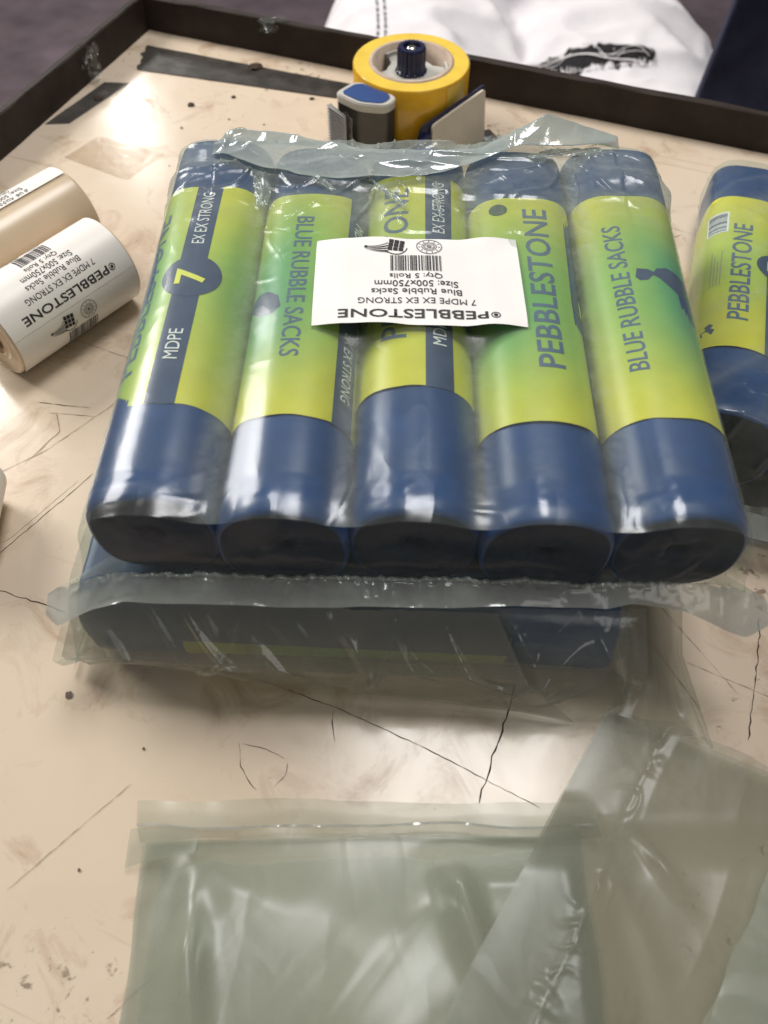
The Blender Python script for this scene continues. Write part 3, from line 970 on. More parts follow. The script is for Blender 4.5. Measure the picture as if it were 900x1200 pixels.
fold_l = interp_pts(tt, [(-1, -.1150, .2410, H + .0030), (-.8, -.0890, .2297, H + .0036), (-.6, -.0647, .2216, H + .0040), (-.38, -.0413, .2182, H + .0040), (0, .0002, .2209, H + .0040),
                         (.2, .0236, .2303, H + .0042), (.47, .0573, .2490, H + .0070), (.68, .0809, .2475, H + .0060), (1, .1120, .2580, H + .003)])
tuck_l = fold_l + np.array([0, .006, -.0022])
base_l = bseal[i0:i1]
gat = loft([base_l, ridge_l, fold_l, tuck_l], [14, 34, 6])
gu = np.linspace(0, 1, gat.shape[0])[:, None]; gx = gat[..., 0]; gy = gat[..., 1]
g1 = film_noise(303)
amp = 0.0042 * np.sin(np.pi * np.clip(gu, 0.02, .98)) + .0008
rgt = sstep(.015, .045, gx)
dsp = amp * (1 - .6 * rgt) * (1.3 * np.clip(g1(gx, gy, R(-9), 7, 60, 2.2) - .3, 0, 1) - .15) + 0.0016 * (1 - .8 * rgt) * (np.clip(g1(gx + .4, gy + .8, R(25), 5, 90, 3.0) - .3, 0, 1))
dsp += .0030 * sstep(-.085, -.11, gx) * g1(gx + 1, gy + 2, R(60), 2, 110, 2)
gat[..., 2] += dsp
gat[..., 1] += 0.004 * (g1(gx + .9, gy + .3, R(80), 3, 60, 2) - .4) * np.sin(np.pi * gu)
grid_obj('back_film', back, M['film'], bag)
grid_obj('gathered_flap', gat, M['film_gather'], bag)

# little crumpled tucks in the film
def tuck(p0, p1, width, hgt, seed, parent, m, base):
    n, k = 40, 22
    vn = VNoise(seed)
    u_ = np.linspace(0, 1, n)[:, None]; v_ = np.linspace(-1, 1, k)[None]
    p0 = np.array(p0); p1 = np.array(p1); d = p1 - p0; nrm = np.array([-d[1], d[0]]) / np.hypot(*d)
    wob = .35 * vn(u_[:, 0] * 3, np.full(n, 1.0))[:, None]
    xx = p0[0] + d[0] * u_ + nrm[0] * width * (v_ + wob) * (0.6 + .5 * np.sin(np.pi * u_))
    yy_ = p0[1] + d[1] * u_ + nrm[1] * width * (v_ + wob) * (0.6 + .5 * np.sin(np.pi * u_))
    zz = base + hgt * np.cos(v_ * np.pi / 2) * np.sin(np.pi * np.clip(u_, .03, .97)) * (0.7 + .6 * vn(u_ * 6, v_ * 2 + 4)) + .0007 * vn(u_ * 16 + 3, v_ * 5)
    return grid_obj('film_tuck', np.stack([xx + 0 * zz, yy_ + 0 * zz, zz], 2), m, parent)


tuck((-.0905, .238), (-.0835, .205), .0048, .0050, 5, bag, M['film_gather'], H - .0045)
tuck((-.060, .226), (-.045, .212), .0020, .0020, 8, bag, M['film_gather'], H + .0010)
tuck((-.026, .222), (-.006, .198), .0016, .0018, 9, bag, M['film_gather'], H + .0012)
tuck((.010, .221), (.012, .190), .0012, .0014, 12, bag, M['film_gather'], H + .0012)
tuck((.062, .246), (.104, .254), .0030, .0022, 14, bag, M['film_gather'], H + .0012)


# white sticker, printed upside down as seen from the near side
def sticker_fn(off):
    sn = VNoise(900)

    def f(a, b):
        ca, sa = math.cos(ST_A), math.sin(ST_A)
        x = ST_C[0] + a * ca - b * sa; y = ST_C[1] + a * sa + b * ca
        z = 2 * ROLL_R + 0.0032 + off + .0013 * sn(a * 30 + 5, b * 14 + 2) + .0040 * np.clip(np.abs(b) / (ST_H / 2) - .72, 0, 1) * sn(a * 55, b * 4) - .0016 * np.clip(np.abs(a) / (ST_W / 2) - .7, 0, 1) * 2
        return np.stack([x, y, z], 1)
    return f


ga, gb = np.meshgrid(np.linspace(-ST_W / 2, ST_W / 2, 70), np.linspace(-ST_H / 2, ST_H / 2, 40))
gb2 = gb + ga * 0.012 * np.sign(gb)
stk = sticker_fn(0)(ga.ravel(), gb2.ravel()).reshape(40, 70, 3)
st = grid_obj('sticker', stk, M['paper'], bag)
blk, gry = label_print(ST_W, ST_H)
map2d('lettering', xf(blk, ang=math.pi), sticker_fn(0.00025), M['ink_black'], st, cutx=.006, cuty=.006)
map2d('stamp', xf(gry, ang=math.pi), sticker_fn(0.00025), M['ink_grey2'], st, cutx=.006, cuty=.006)

# ==================================================================== LOWER PACK (rolls lie left-right)
LYAW = R(90 - 3.0); LOW_L = .246
LP = (0.1130, 0.3015, 0.0004)      # near-end centre of the row at its right-hand end (local y runs to the left)
LE = Euler((0, 0, LYAW))
for i in range(5):
    p = pack_pt(LP, LE, (XC[i], [0, .002, -.002, .001, 0][i], ROLL_R))
    sack_roll(p, (0, 0, LYAW), 'front roll of the lower pack, dark navy, lying sideways' if i == 0 else 'navy roll of the lower pack, hidden under the upper pack',
              'rolls inside the lower sealed pack', 40 + i,
              [('brand', .03, .5, 0), ('stripe', -.0090, .0375, 0)], [(.03, .5, .03, .3, .8, GR)], 1.0, L=LOW_L)  # stripe widened to darken the wrapper where it lies in shade
lbag = empty('clear_bag', LP, (0, 0, LYAW), label='lower clear bag of rolls, loose film crumpled over its front', cat='plastic bag', group='sealed packs of sack rolls')
CS2, T2 = cross_section(5, ROLL_R, 200, sag=0.0050, SQ=2.9)
yb2 = np.linspace(LOW_L + .003, -.003, 60)
b2 = np.zeros((60, 200, 3)); b2[..., 0] = CS2[None, :, 0]; b2[..., 2] = CS2[None, :, 1]; b2[..., 1] = yb2[:, None]
b2[..., 2] = np.minimum(b2[..., 2], 2 * ROLL_R + .0007)
grid_obj('film', b2, M['film'], lbag)
for e, sg in ((-.003, -1), (LOW_L + .003, 1)):
    edge = b2[-1 if sg < 0 else 0].copy()
    s2 = edge.copy(); s2[:, 0] *= 1.05; s2[:, 1] = e + sg * .004; s2[:, 2] = 0.012 + edge[:, 2] * .05
    s3 = s2.copy(); s3[:, 1] += sg * .004 if sg < 0 else .004; s3[:, 2] = .004 + .002 * VNoise(5)(edge[:, 0] * 60, np.full(200, 2.))
    grid_obj('end_film', loft([edge, s2], [14]), M['film'], lbag)
    grid_obj('seal_flap', loft([s2, s3], [8]), M['film_flap'], lbag)

# loose film hanging over the front of the lower pack (world coordinates, converted to the pack frame)
LM = (Matrix.Translation(LP) @ LE.to_matrix().to_4x4()).inverted()


def to_frame(G, mat):
    A = np.array(mat)
    return G @ A[:3, :3].T + A[:3, 3]


def skirt(name, top_keys, mid_keys, bot_keys, ncol, m, parent, seed, amp, mat=LM):
    tq = np.linspace(-1, 1, ncol)
    G = loft([interp_pts(tq, top_keys), interp_pts(tq, mid_keys), interp_pts(tq, bot_keys)], [34, 34])
    k = np.linspace(0, 1, G.shape[0])[:, None]
    g = film_noise(seed)
    amp = amp * 1.5
    x, z = G[..., 0], G[..., 2] - .6 * G[..., 1]
    dd = amp * (np.clip(g(x, z, R(38), 5, 48, 3) - .28, 0, 1) * 1.0 + .5 * np.clip(g(x + .5, z + .3, R(-30), 4, 70, 3) - .35, 0, 1)) * np.sin(np.pi * np.clip(k, .05, .93))
    # gathers fanning out from under the upper pack
    for (gx0, n_, a_) in ((-.045, 17, .0016), (-.005, 13, .0013), (.09, 11, .0010)):
        th = np.arctan2(z - .0, x - gx0)
        dd += a_ * np.exp(-((x - gx0) / .045) ** 2) * ridge(np.sin(th * n_ / 2 + 2.2 * VNoise(seed + n_)(x * 60, z * 60)), 2) * np.exp(-k * 2.0)
    G[..., 1] -= dd
    G[..., 2] += dd * .35
    return grid_obj(name, to_frame(G.reshape(-1, 3), mat).reshape(G.shape), m, parent)


skirt('loose_film', [(-1, -.140, .186, .0555), (-.5, -.075, .181, .0565), (0, -.015, .178, .0565), (.6, .07, .175, .0555), (1, .1165, .176, .054)],
      [(-1, -.1515, .166, .030), (-.5, -.078, .1600, .032), (0, -.015, .1570, .031), (.6, .07, .1540, .031), (1, .1190, .1545, .032)],
      [(-1, -.1490, .167, .0215), (-.72, -.117, .166, .0195), (-.35, -.058, .159, .0140), (0, -.015, .1560, .0105), (.5, .058, .150, .0040), (.80, .0930, .1440, .0012), (.90, .1050, .1470, .0040), (1, .1180, .1530, .0080)],
      260, M['film_thin'], lbag, 501, .0075)
skirt('loose_film', [(-1, -.138, .184, .0560), (-.4, -.075, .178, .0568), (.2, -.015, .175, .0568), (1, .050, .1725, .0560)],
      [(-1, -.148, .1635, .031), (-.4, -.078, .1570, .034), (.2, -.013, .1540, .033), (1, .0640, .1515, .033)],
      [(-1, -.1470, .165, .0235), (-.6, -.117, .1640, .0215), (-.1, -.058, .1570, .0160), (.3, -.010, .1540, .0115), (.75, .060, .148, .0050), (1, .0900, .1430, .0022)],
      200, M['film_low'], lbag, 601, .0085)

# ==================================================================== RIGHT PACK, tilted on a folded bundle
RS = 0.955
RTILT = 0.105; RYAW = -0.314
rr0 = ROLL_R * .90; rl0 = 0.2665
RE = Euler((-RTILT, 0, RYAW))
RB = (0.1710, 0.2650, rl0 * math.sin(RTILT) + .0006)
rlab = ['yellow banded roll in the right hand pack, barcode towards us', 'roll beyond the barcoded roll in the right hand pack']
for i in range(2):
    p = pack_pt(RB, RE, (2 * rr0 * i, 0, rr0))
    pr = [('barcode', -.0215, .80, 0), ('small_print', -.020, .48, 0), ('icon', -.0215, .10, 0), ('brand', -.0045, .47, 0), ('stripe', .0195, 0, 0)] if i == 0 else [('brand', .0, .5, 0), ('stripe', .025, 0, 0)]
    sack_roll(p, tuple(RE), rlab[min(i, 1)], 'rolls inside the right hand pack', 60 + i, pr,
              [(.04, .5, .02, .3, .7, GR)] if i == 0 else [(0, .5, .02, .3, .7, GR)], 1.2 + i, r=rr0, L=rl0)
rbag = empty('clear_bag', RB, tuple(RE), label='wrinkled clear bag of rolls at the right edge of photo', cat='plastic bag', group='sealed packs of sack rolls')
CS3, T3 = cross_section(2, rr0, 220, sag=.004, SQ=2.9)
CS3 = CS3.copy(); CS3[:, 0] += rr0
yb3 = np.linspace(rl0 + .003, -.003, 150)
b3 = np.zeros((150, 220, 3)); b3[..., 0] = CS3[None, :, 0]; b3[..., 2] = CS3[None, :, 1]; b3[..., 1] = yb3[:, None]
g3 = film_noise(808)
w3 = .0040 * np.clip(g3(b3[..., 0], b3[..., 1], R(60), 4, 60, 3) - .3, 0, 1) + .0022 * np.clip(g3(b3[..., 0] + .4, b3[..., 1], R(-35), 4, 70, 3) - .3, 0, 1)
w3 *= (0.35 + .65 * sstep(.07, .0, b3[..., 1]) + .5 * sstep(.16, .23, b3[..., 1]))
n3_ = grid_normals(b3)
if np.mean(n3_[..., 2]) < 0: n3_ = -n3_
b3 = b3 + n3_ * w3[..., None]
e3 = b3[-1].copy(); s3 = e3.copy(); s3[:, 0] = rr0 + (s3[:, 0] - rr0) * 1.04; s3[:, 1] = -.012; s3[:, 2] = -.004 + e3[:, 2] * .05
fr3 = loft([e3, s3], [20])
fr3[..., 1] -= .003 * np.clip(g3(fr3[..., 0] + 2, fr3[..., 2], R(60), 3, 80, 3) - .3, 0, 1)
r3 = grid_obj('film', np.concatenate([b3, fr3[1:]]), M['film'], rbag)
st3 = np.clip(g3(b3[..., 0] + 3, b3[..., 1] + 2, R(50), 4, 45, 2), 0, 1) * .35
st3 = np.concatenate([st3, np.repeat(st3[-1:], fr3.shape[0] - 1, 0)])
r3.data.attributes.new('slack', 'FLOAT', 'POINT').data.foreach_set('value', st3.ravel().astype(np.float32))
s4 = s3.copy(); s4[:, 1] -= .010; s4[:, 2] -= .008
grid_obj('seal_flap', loft([s3, s4], [8]), M['film_flap'], rbag)
e4 = b3[0].copy(); s5 = e4.copy(); s5[:, 1] += .012; s5[:, 2] = .012 + e4[:, 2] * .05
grid_obj('end_film', loft([e4, s5], [14]), M['film'], rbag)

# folded dark bundle that props the right pack, with a pale film hem
fb = empty('folded_bundle', (0.238, 0.283, 0), (0, 0, RYAW), label='dark folded sack bundle propping the right hand pack', cat='bundle')
vn = VNoise(42)
nb, na = 26, 90
V = []
for j in range(nb):
    a = 2 * math.pi * j / nb
    for i in range(na):
        x = -.066 + .15 * i / (na - 1)
        ca, sa = math.cos(a), math.sin(a)
        hy = .030 * math.copysign(abs(ca) ** .5, ca); hz = .0122 * math.copysign(abs(sa) ** .6, sa)
        tp = min(1, min(i, na - 1 - i) / 3 + .55)
        V.append((x, hy * tp + .001 * vn(i * .3, j * .5), .0135 + hz * tp + (.0012 * vn(i * .2 + 5, j * .8))))
V = np.array(V).reshape(nb, na, 3); V = np.concatenate([V, V[:1]])
mesh_obj('folded_sacks', V.reshape(-1, 3), grid_faces(nb + 1, na), M['roll_end'], fb)  # reuses the shade-darkened navy of the roll ends
tq = np.linspace(-1, 1, 90)
hem = loft([np.stack([-.072 + .16 * (tq + 1) / 2, np.full(90, -.029), np.full(90, .010)], 1), np.stack([-.073 + .16 * (tq + 1) / 2, np.full(90, -.036), np.full(90, .004)], 1), np.stack([-.074 + .16 * (tq + 1) / 2, np.full(90, -.049), np.full(90, .0015)], 1)], [8, 8])
hem[..., 2] += .0012 * np.abs(vn(hem[..., 0] * 220, hem[..., 1] * 90)) + .0005
grid_obj('film_hem', hem, M['film_flap'], fb)

# ==================================================================== EMPTY BAGS IN FRONT
def bag_sheet(corners, nu, nv, hfun, name, m, parent):
    """bilinear patch over four ground corners (near-left, near-right, far-right, far-left) with height hfun(x,y,u,v)"""
    a, b, c, d = [np.array(p, float) for p in corners]
    u_, v_ = np.meshgrid(np.linspace(0, 1, nu), np.linspace(0, 1, nv))
    P = (a[None, None] * ((1 - u_) * (1 - v_))[..., None] + b * (u_ * (1 - v_))[..., None] + c * (u_ * v_)[..., None] + d * ((1 - u_) * v_)[..., None])
    ed = VNoise(len(name) + nu)
    x = P[..., 0] + .0012 * ed(v_ * 9, u_ * 0 + 2) * (np.abs(u_ - .5) * 2) ** 6; y = P[..., 1] + .0016 * ed(u_ * 9, v_ * 0 + 5) * (np.abs(v_ - .5) * 2) ** 6
    z = hfun(x, y, u_, v_)
    return grid_obj(name, np.stack([x, y, z], 2), m, parent)


eb1 = empty('empty_bag', (0, 0, 0), label='empty pale green polythene bag lying flat, sealed edge across its top', cat='plastic bag', group='empty bags in the foreground')
q1 = film_noise(1201); q1n = VNoise(1300)
BX0, BX1, BY0, BY1 = -.108, .085, -.13, .0945


def h1(lift, ph, am):
    def f(x, y, u_, v_):
        edge = sstep(0, 1, np.minimum(u_ * (7 + 3 * q1n(y * 30, x * 0 + 3)), (1 - u_) * 6)) * sstep(0, 1, (1 - v_) * (7 + 3 * q1n(x * 28 + 3, y * 0 + 1)))
        z = lift * edge + .0015
        z = z + am * edge * (0.012 * np.clip(q1n(x * 17 + ph, y * 12 + ph) * .5 + .5, 0, 1) + .0042 * np.clip(q1(x + ph, y, R(75), 3.0, 16, 1.2) - .2, 0, 1) + .0010 * np.clip(q1(x + ph + 2, y + 1, R(50), 4, 45, 1.6) - .35, 0, 1))
        # soft diagonal pleats
        for (px, py, an, wd, hh) in ((.030, .068, R(-72), .0065, .012), (-.078, .05, R(-80), .006, .007)):
            a, b = rot2(x - px, y - py, an)
            z = z + am * hh * np.exp(-(b / wd) ** 2) * sstep(-.05, 0, a) * sstep(.09, .0, a) * edge
        return z
    return f


c1_ = [(-.100, -.13), (.088, -.13), (.086, .093), (-.1045, .0900)]
bag_sheet(c1_, 60, 70, lambda x, y, u_, v_: .0010 + 0 * x, 'lower_film', M['film_bag'], eb1)
bag_sheet(c1_, 220, 240, h1(.004, 0.0, 1.0), 'upper_film', M['film_bag'], eb1)
bag_sheet([(-.097, -.13), (.086, -.13), (.082, .085), (-.096, .080)], 160, 170, h1(.002, 3.1, .45), 'inner_film', M['film_bag'], eb1)
# sealed hem across the top, standing up slightly in a wave
tq = np.linspace(-1, 1, 160)
hx = -.1075 + .2 * (tq + 1) / 2
hv = VNoise(66)
r0_ = np.stack([hx + .002, .0895 + .002 * hv(tq * 3, 0 * tq), .0050 + .0012 * hv(tq * 4, 0 * tq + 3)], 1)
r1_ = np.stack([hx, .0945 + .0018 * hv(tq * 3 + 4, 0 * tq), .0085 + .0028 * hv(tq * 3 + 2, 0 * tq + 6)], 1)
r2_ = np.stack([hx - .001, .1040 + .0022 * hv(tq * 3.5, 0 * tq + 5), .0090 + .0034 * hv(tq * 4 + 2, 0 * tq + 1)], 1)
grid_obj('seal_hem', loft([r0_, r1_, r2_], [10, 12]), M['film_bag'], eb1)
bd = loft([r1_ + np.array([0, -.0006, .0005]), r1_ + np.array([0, .0004, .0008])], [3]); bd[..., 2] += .0006 * hv(bd[..., 0] * 300, bd[..., 1] * 300)
grid_obj('seal_bead', bd, M['film_flap'], eb1)
# turned corner
cn = []
for j, w_ in enumerate(np.linspace(0, 1, 16)):
    for i, s_ in enumerate(np.linspace(0, 1, 22)):
        cn.append((-.1095 + .030 * s_ - .001 * w_, .0930 - .0150 * w_ * (1 - .35 * s_) , .0085 + .0040 * math.sin(math.pi * s_) * (1 - w_ * .5) - .004 * w_ * (1 - s_)))
grid_obj('folded_corner', np.array(cn).reshape(16, 22, 3), M['film_bag'], eb1)

eb2 = empty('empty_bag', (0, 0, 0), label='empty bag lying slantwise over the other, crinkled seam along its left', cat='plastic bag', group='empty bags in the foreground')
q2 = film_noise(1501); q2n = VNoise(1600)


def h2(base, ph, am):
    def f(x, y, u_, v_):
        edge = sstep(0, 1, np.minimum(u_, 1 - u_) * 4)
        over = .0135 * sstep(.112, .085, y) * sstep(.10, .07, x + .0 * y) + .0095 * sstep(.10, .07, y)
        z = base + over + am * (.007 * edge * np.clip(q2n(x * 15 + ph, y * 15) * .5 + .5, 0, 1) + .0026 * edge * np.clip(q2(x + ph, y, R(62), 3.5, 26, 1.3) - .3, 0, 1))
        # crinkles along the seam
        d = u_ - .19
        z = z + am * (.0030 * np.exp(-(d / .04) ** 2) * np.clip(q2(x + ph, y + 3, R(-28), 1.4, 120, 1.8) - .25, 0, 1) + .0005 * np.exp(-(d / .012) ** 2))
        # soft dents
        for (px, py, an, wd, ln, hh) in ((.112, .078, R(-62), .0035, .016, .004), (.098, .055, R(-75), .006, .03, .003)):
            a, b = rot2(x - px, y - py, an)
            z = z + am * hh * np.exp(-(b / wd) ** 2 - (a / ln) ** 2)
        return z
    return f


c2_ = [(-.045, -.10), (.125, -.10), (.215, .120), (.092, .1360)]
c2_ = [(-.060, -.10), (.110, -.135), (.230, .095), (.1075, .1500)]
bag_sheet(c2_, 60, 70, h2(.0025, 1.0, .2), 'lower_film', M['film_bag2'], eb2)
bag_sheet(c2_, 240, 260, h2(.0055, 0.0, 1.0), 'upper_film', M['film_bag2'], eb2)
# zig-zag seam
sp = []
for i in range(150):
    s_ = i / 149
    a = np.array(c2_[0]) * (1 - s_) + np.array(c2_[3]) * s_; b = np.array(c2_[1]) * (1 - s_) + np.array(c2_[2]) * s_
    p = a * (1 - .19) + b * .19
    sp.append((p[0], p[1], s_))
sp = np.array(sp)
zz_ = h2(.0055, 0.0, 1.0)(sp[:, 0], sp[:, 1], np.full(150, .19), sp[:, 2]) + .0007
wv = .0011 * q2n(sp[:, 2] * 60, 0 * zz_)
seam = loft([np.stack([sp[:, 0] + wv - .0003, sp[:, 1] - wv * .5, zz_], 1), np.stack([sp[:, 0] + wv + .0003, sp[:, 1] - wv * .5, zz_ + .0008 * np.abs(q2n(sp[:, 2] * 90, 0 * zz_ + 3))], 1)], [2])
sel = sp[:, 2] < .80
grid_obj('seam', seam[:, sel], M['film_bag2'], eb2)
# crumpled tail running up beside the lower pack
tq = np.linspace(-1, 1, 60)
ta = np.array([(.116 + .0 * t_, .150 + 0 * t_, .006) for t_ in tq])
def tail_row(x0, x1, y0, y1, zb, sd):
    v_ = VNoise(sd)
    return np.stack([x0 + (x1 - x0) * (tq + 1) / 2, y0 + (y1 - y0) * (tq + 1) / 2, zb + .009 * np.abs(v_(tq * 1.6, 0 * tq)) + .002 * v_(tq * 4, 0 * tq + 4)], 1)
tail = loft([tail_row(.1085, .150, .143, .128, .008, 1), tail_row(.1155, .147, .160, .150, .010, 2), tail_row(.1175, .143, .176, .172, .012, 3), tail_row(.1180, .150, .205, .203, .010, 4), tail_row(.120, .146, .235, .235, .006, 5)], [16, 16, 16, 16])
grid_obj('crumpled_tail', tail, M['film_bag2'], eb2)

eb3 = empty('empty_bag', (0, 0, 0), label='edge of a third empty bag in the bottom right corner', cat='plastic bag', group='empty bags in the foreground')
q3 = film_noise(1701)
c3_ = [(.088, -.02), (.25, -.06), (.30, .10), (.1700, .0930)]
bag_sheet(c3_, 120, 120, lambda x, y, u_, v_: .0245 + .004 * np.clip(q3(x, y, R(60), 3, 40, 2) - .3, 0, 1) + .002 * np.clip(q3(x + 1, y, R(-30), 3, 80, 2) - .3, 0, 1), 'upper_film', M['film_bag'], eb3)
bag_sheet(c3_, 30, 30, lambda x, y, u_, v_: .0225 + 0 * x, 'lower_film', M['film_bag'], eb3)

# ==================================================================== LABEL ROLLS
def label_roll(loc, rotz, r, L, label, name='label_roll', bare=None, start=0.0):
    """axis along local x, from 0 to L, lying on the table"""
    t = empty(name, loc, (0, 0, rotz), label=label, cat='label roll', group='rolls of printed labels')
    nth = 96
    th = 2 * np.pi * np.arange(nth) / nth
    vn = VNoise(int(L * 1e5))
    prof = [(r * .45, .0), (r * .47, .0002)]
    x = r * .50
    k = 0
    while x < r - .0014:
        prof.append((x, .0006 * (k % 2) + .0004 * vn(k * .7, 1))); x += .0012; k += 1
    prof += [(r - .0007, .0), (r - .0001, .0005)]
    full = prof + [(r, L * q) for q in np.linspace(.02, .98, 10)] + [(a, L - b) for a, b in reversed(prof)]
    V = np.zeros((len(full), nth, 3))
    for j, (a, xx) in enumerate(full):
        rad = a + .0004 * vn(th * 3 / np.pi, 0 * th + 2) * (a / r)
        V[j, :, 0] = xx; V[j, :, 1] = -rad * np.cos(th); V[j, :, 2] = r + rad * np.sin(th)
    mesh_obj('paper_winding', V.reshape(-1, 3), grid_faces(len(full), nth, True), M['liner'], t)
    Vc, Fc = lathe([(r * .45, 0.0004), (r * .45, L - .0004), (r * .38, L - .0008), (r * .38, .0008), (r * .45, .0004)], 40)
    Vc = np.stack([Vc[:, 2], Vc[:, 0], Vc[:, 1] + r], 1)
    mesh_obj('card_core', Vc, Fc, M['card'], t)

    def wrapf(rad):
        def f(a, b):   # a along axis (0..L), b arc from the top towards the viewer (-y local)
            ang = b / r
            return np.stack([a, -rad * np.sin(ang), r + rad * np.cos(ang)], 1)
        return f
    # labels around the winding: list of arc ranges
    LH = .0605
    for (b0, b1, printed) in bare:
        A, B = np.meshgrid(np.linspace(.0015, L - .0015, 8), np.linspace(b0, b1, 40))
        lb = mesh_obj('label', wrapf(r + .0009)(A.ravel(), B.ravel()), [f for f in grid_faces(40, 8)], M['paper_warm'], t)
        if printed:
            bk, gy_ = label_print(L * .96, LH)
            # label reads upside down: its top edge is nearest the viewer
            cx, cb = L / 2, printed
            def place(vf):
                Vv, Ff = xf(vf, ang=math.pi)
                return np.stack([Vv[:, 0] + cx, cb - Vv[:, 1]], 1), Ff
            for nm, vf, mm in (('lettering', bk, 'ink_black'), ('stamp', gy_, 'ink_grey2')):
                Vv, Ff = place(vf)
                # keep only what lies on this label piece
                keep = [f for f in Ff if all(b0 + .001 < Vv[i, 1] < b1 - .001 for i in f)]
                if keep:
                    map2d(nm, (Vv, keep), wrapf(r + .0011), M[mm], lb, cuty=.002)
    return t


LRX = 0.892
label_roll((-.2406, .3782, 0.0), LRX, .0277, .0953, 'nearer roll of white printed labels, bare card core showing', bare=[(-.0275, .0353, .0045), (.0355, .0745, .0659)])
label_roll((-.2406 - .036, .3782 + .056, 0.0), LRX, .0277, .0953, 'farther label roll with half its backing paper bare', bare=[(-.040, .0040, -.0080)])
# white roll just peeking in at the left edge
label_roll((-.2270, .2350, 0.0), R(96), .0235, .040, 'white roll cut off by the left edge of photo', bare=[(-.05, .05, None)])

# ==================================================================== TAPE AND DISPENSER
TX, TY = .0215, .6640
tape = empty('tape_roll', (TX, TY, 0.003), label='roll of yellow packing tape lying flat by the rear rim', cat='tape')
Ro, Ri, TH = .0462, .0335, .047
Vt, Ft = lathe([(Ri, .0), (Ro - .001, .0), (Ro, .001), (Ro, TH - .001), (Ro - .001, TH)], 96)
mesh_obj('tape_winding', Vt, Ft, M['tape_yellow'], tape)
Vt, Ft = lathe([(Ro - .001, TH)] + [(Ro - .001 - (Ro - Ri - .001) * k / 12, TH + (.0003 if k % 2 else 0)) for k in range(1, 13)], 96)
mesh_obj('tape_side', Vt, Ft, M['tape_side'], tape)
Vt, Ft = lathe([(Ri - .0035, .0), (Ri - .0001, .0), (Ri - .0001, TH + .0008), (Ri - .0035, TH + .0008), (Ri - .0035, .0)], 80)
mesh_obj('card_core', Vt, Ft, M['core_card'], tape)
Vt, Ft = lathe([(Ro + .0004, .0015), (Ro + .0007, .010), (Ro + .0007, TH - .008), (Ro + .0004, TH - .0015)], 12, R(-55), R(-28))
mesh_obj('tape_end', Vt, Ft, M['tape_side'], tape)

disp = empty('tape_dispenser', (TX, TY, 0), label='hand tape dispenser with navy knob, blue cap and toothed blade', cat='tape dispenser')
# hub: light grey three-lobed wheel inside the core
ring_r = Ri - .0045
n = 90
V = []
th = 2 * np.pi * np.arange(n) / n
lob = .5 + .5 * np.cos(3 * (th - R(100)))
rad = ring_r * (0.66 + .33 * sstep(.10, .65, lob))
for (s_, z) in ((.30, .036), (.30, .0420), (.92, .0432), (1.0, .0425), (1.0, .034), (.95, .034)):
    V.append(np.stack([rad * s_, 0 * th], 1) if False else np.stack([rad * s_ * np.cos(th), rad * s_ * np.sin(th), np.full(n, z)], 1))
hub = mesh_obj('hub_wheel', np.concatenate(V), grid_faces(6, n, True), M['plastic_grey'], disp, smooth=False)
V = []
for k in range(3):
    a0 = R(100) + k * 2 * math.pi / 3
    aa = np.linspace(a0 - .62, a0 + .62, 16)
    for z, rr_ in ((.030, ring_r), (.046, ring_r), (.046, ring_r - .002), (.030, ring_r - .002)):
        V.append(np.stack([rr_ * np.cos(aa), rr_ * np.sin(aa), np.full(16, z)], 1))
    mesh_obj('hub_lug', np.concatenate(V[-4:] + V[-4:-3]), grid_faces(5, 16), M['plastic_grey'], disp, smooth=False)
Vt, Ft = lathe([(.0, .010), (ring_r - .003, .010), (ring_r - .002, .0)], 60)
mesh_obj('base_plate', Vt, Ft, M['plastic_dark'], disp)
n = 72
th = 2 * np.pi * np.arange(n) / n
kr = .0108 + .0005 * np.sign(np.cos(18 * th))
V = [np.stack([kr * s_ * np.cos(th), kr * s_ * np.sin(th), np.full(n, z)], 1) for s_, z in ((1.12, .040), (1.12, .044), (1.0, .045), (1.0, .0600), (.93, .0617), (.66, .0617), (.62, .0590), (.05, .0590))]
knob = mesh_obj('knob', np.concatenate(V), grid_faces(8, n, True), M['plastic_navy'], disp, smooth=False)
Vt, Ft = lathe([(.0, .0613), (.0028, .0613), (.0040, .0603), (.0042, .0585)], 24)
mesh_obj('screw', Vt, Ft, M['chrome'], knob)
# flat arm under the roll out to the head and handle
bm = bmesh.new()
box_bm(bm, (-.012, -.050, .0016), (.070, .020, .0030), 0, .0005)
box_bm(bm, (.030, -.045, .0014), (.090, .026, .0026), R(25), .0005)
bm_obj('arm_plate', bm, M['plastic_dark'], disp)


def prism(name, outline, z0, z1, m, parent, bev=0.0):
    bm = bmesh.new()
    lo = [bm.verts.new((x, y, z0)) for x, y in outline]
    f = bm.faces.new(lo)
    r_ = bmesh.ops.extrude_face_region(bm, geom=[f])
    for v in r_['geom']:
        if isinstance(v, bmesh.types.BMVert): v.co.z = z1
    if bev:
        bmesh.ops.bevel(bm, geom=[e for e in bm.edges if abs(e.verts[0].co.z - e.verts[1].co.z) < 1e-6], offset=bev, segments=2, affect='EDGES')
    return bm_obj(name, bm, m, parent)


def rounded(poly, r_, n=6):
    out = []
    P = [Vector(p) for p in poly]
    for i, p in enumerate(P):
        a = (P[i - 1] - p).normalized(); b = (P[(i + 1) % len(P)] - p).normalized()
        for k in range(n + 1):
            w_ = k / n
            q = p + a * r_ * (1 - w_) ** 2 + b * r_ * w_ ** 2
            out.append((q.x, q.y))
    return out


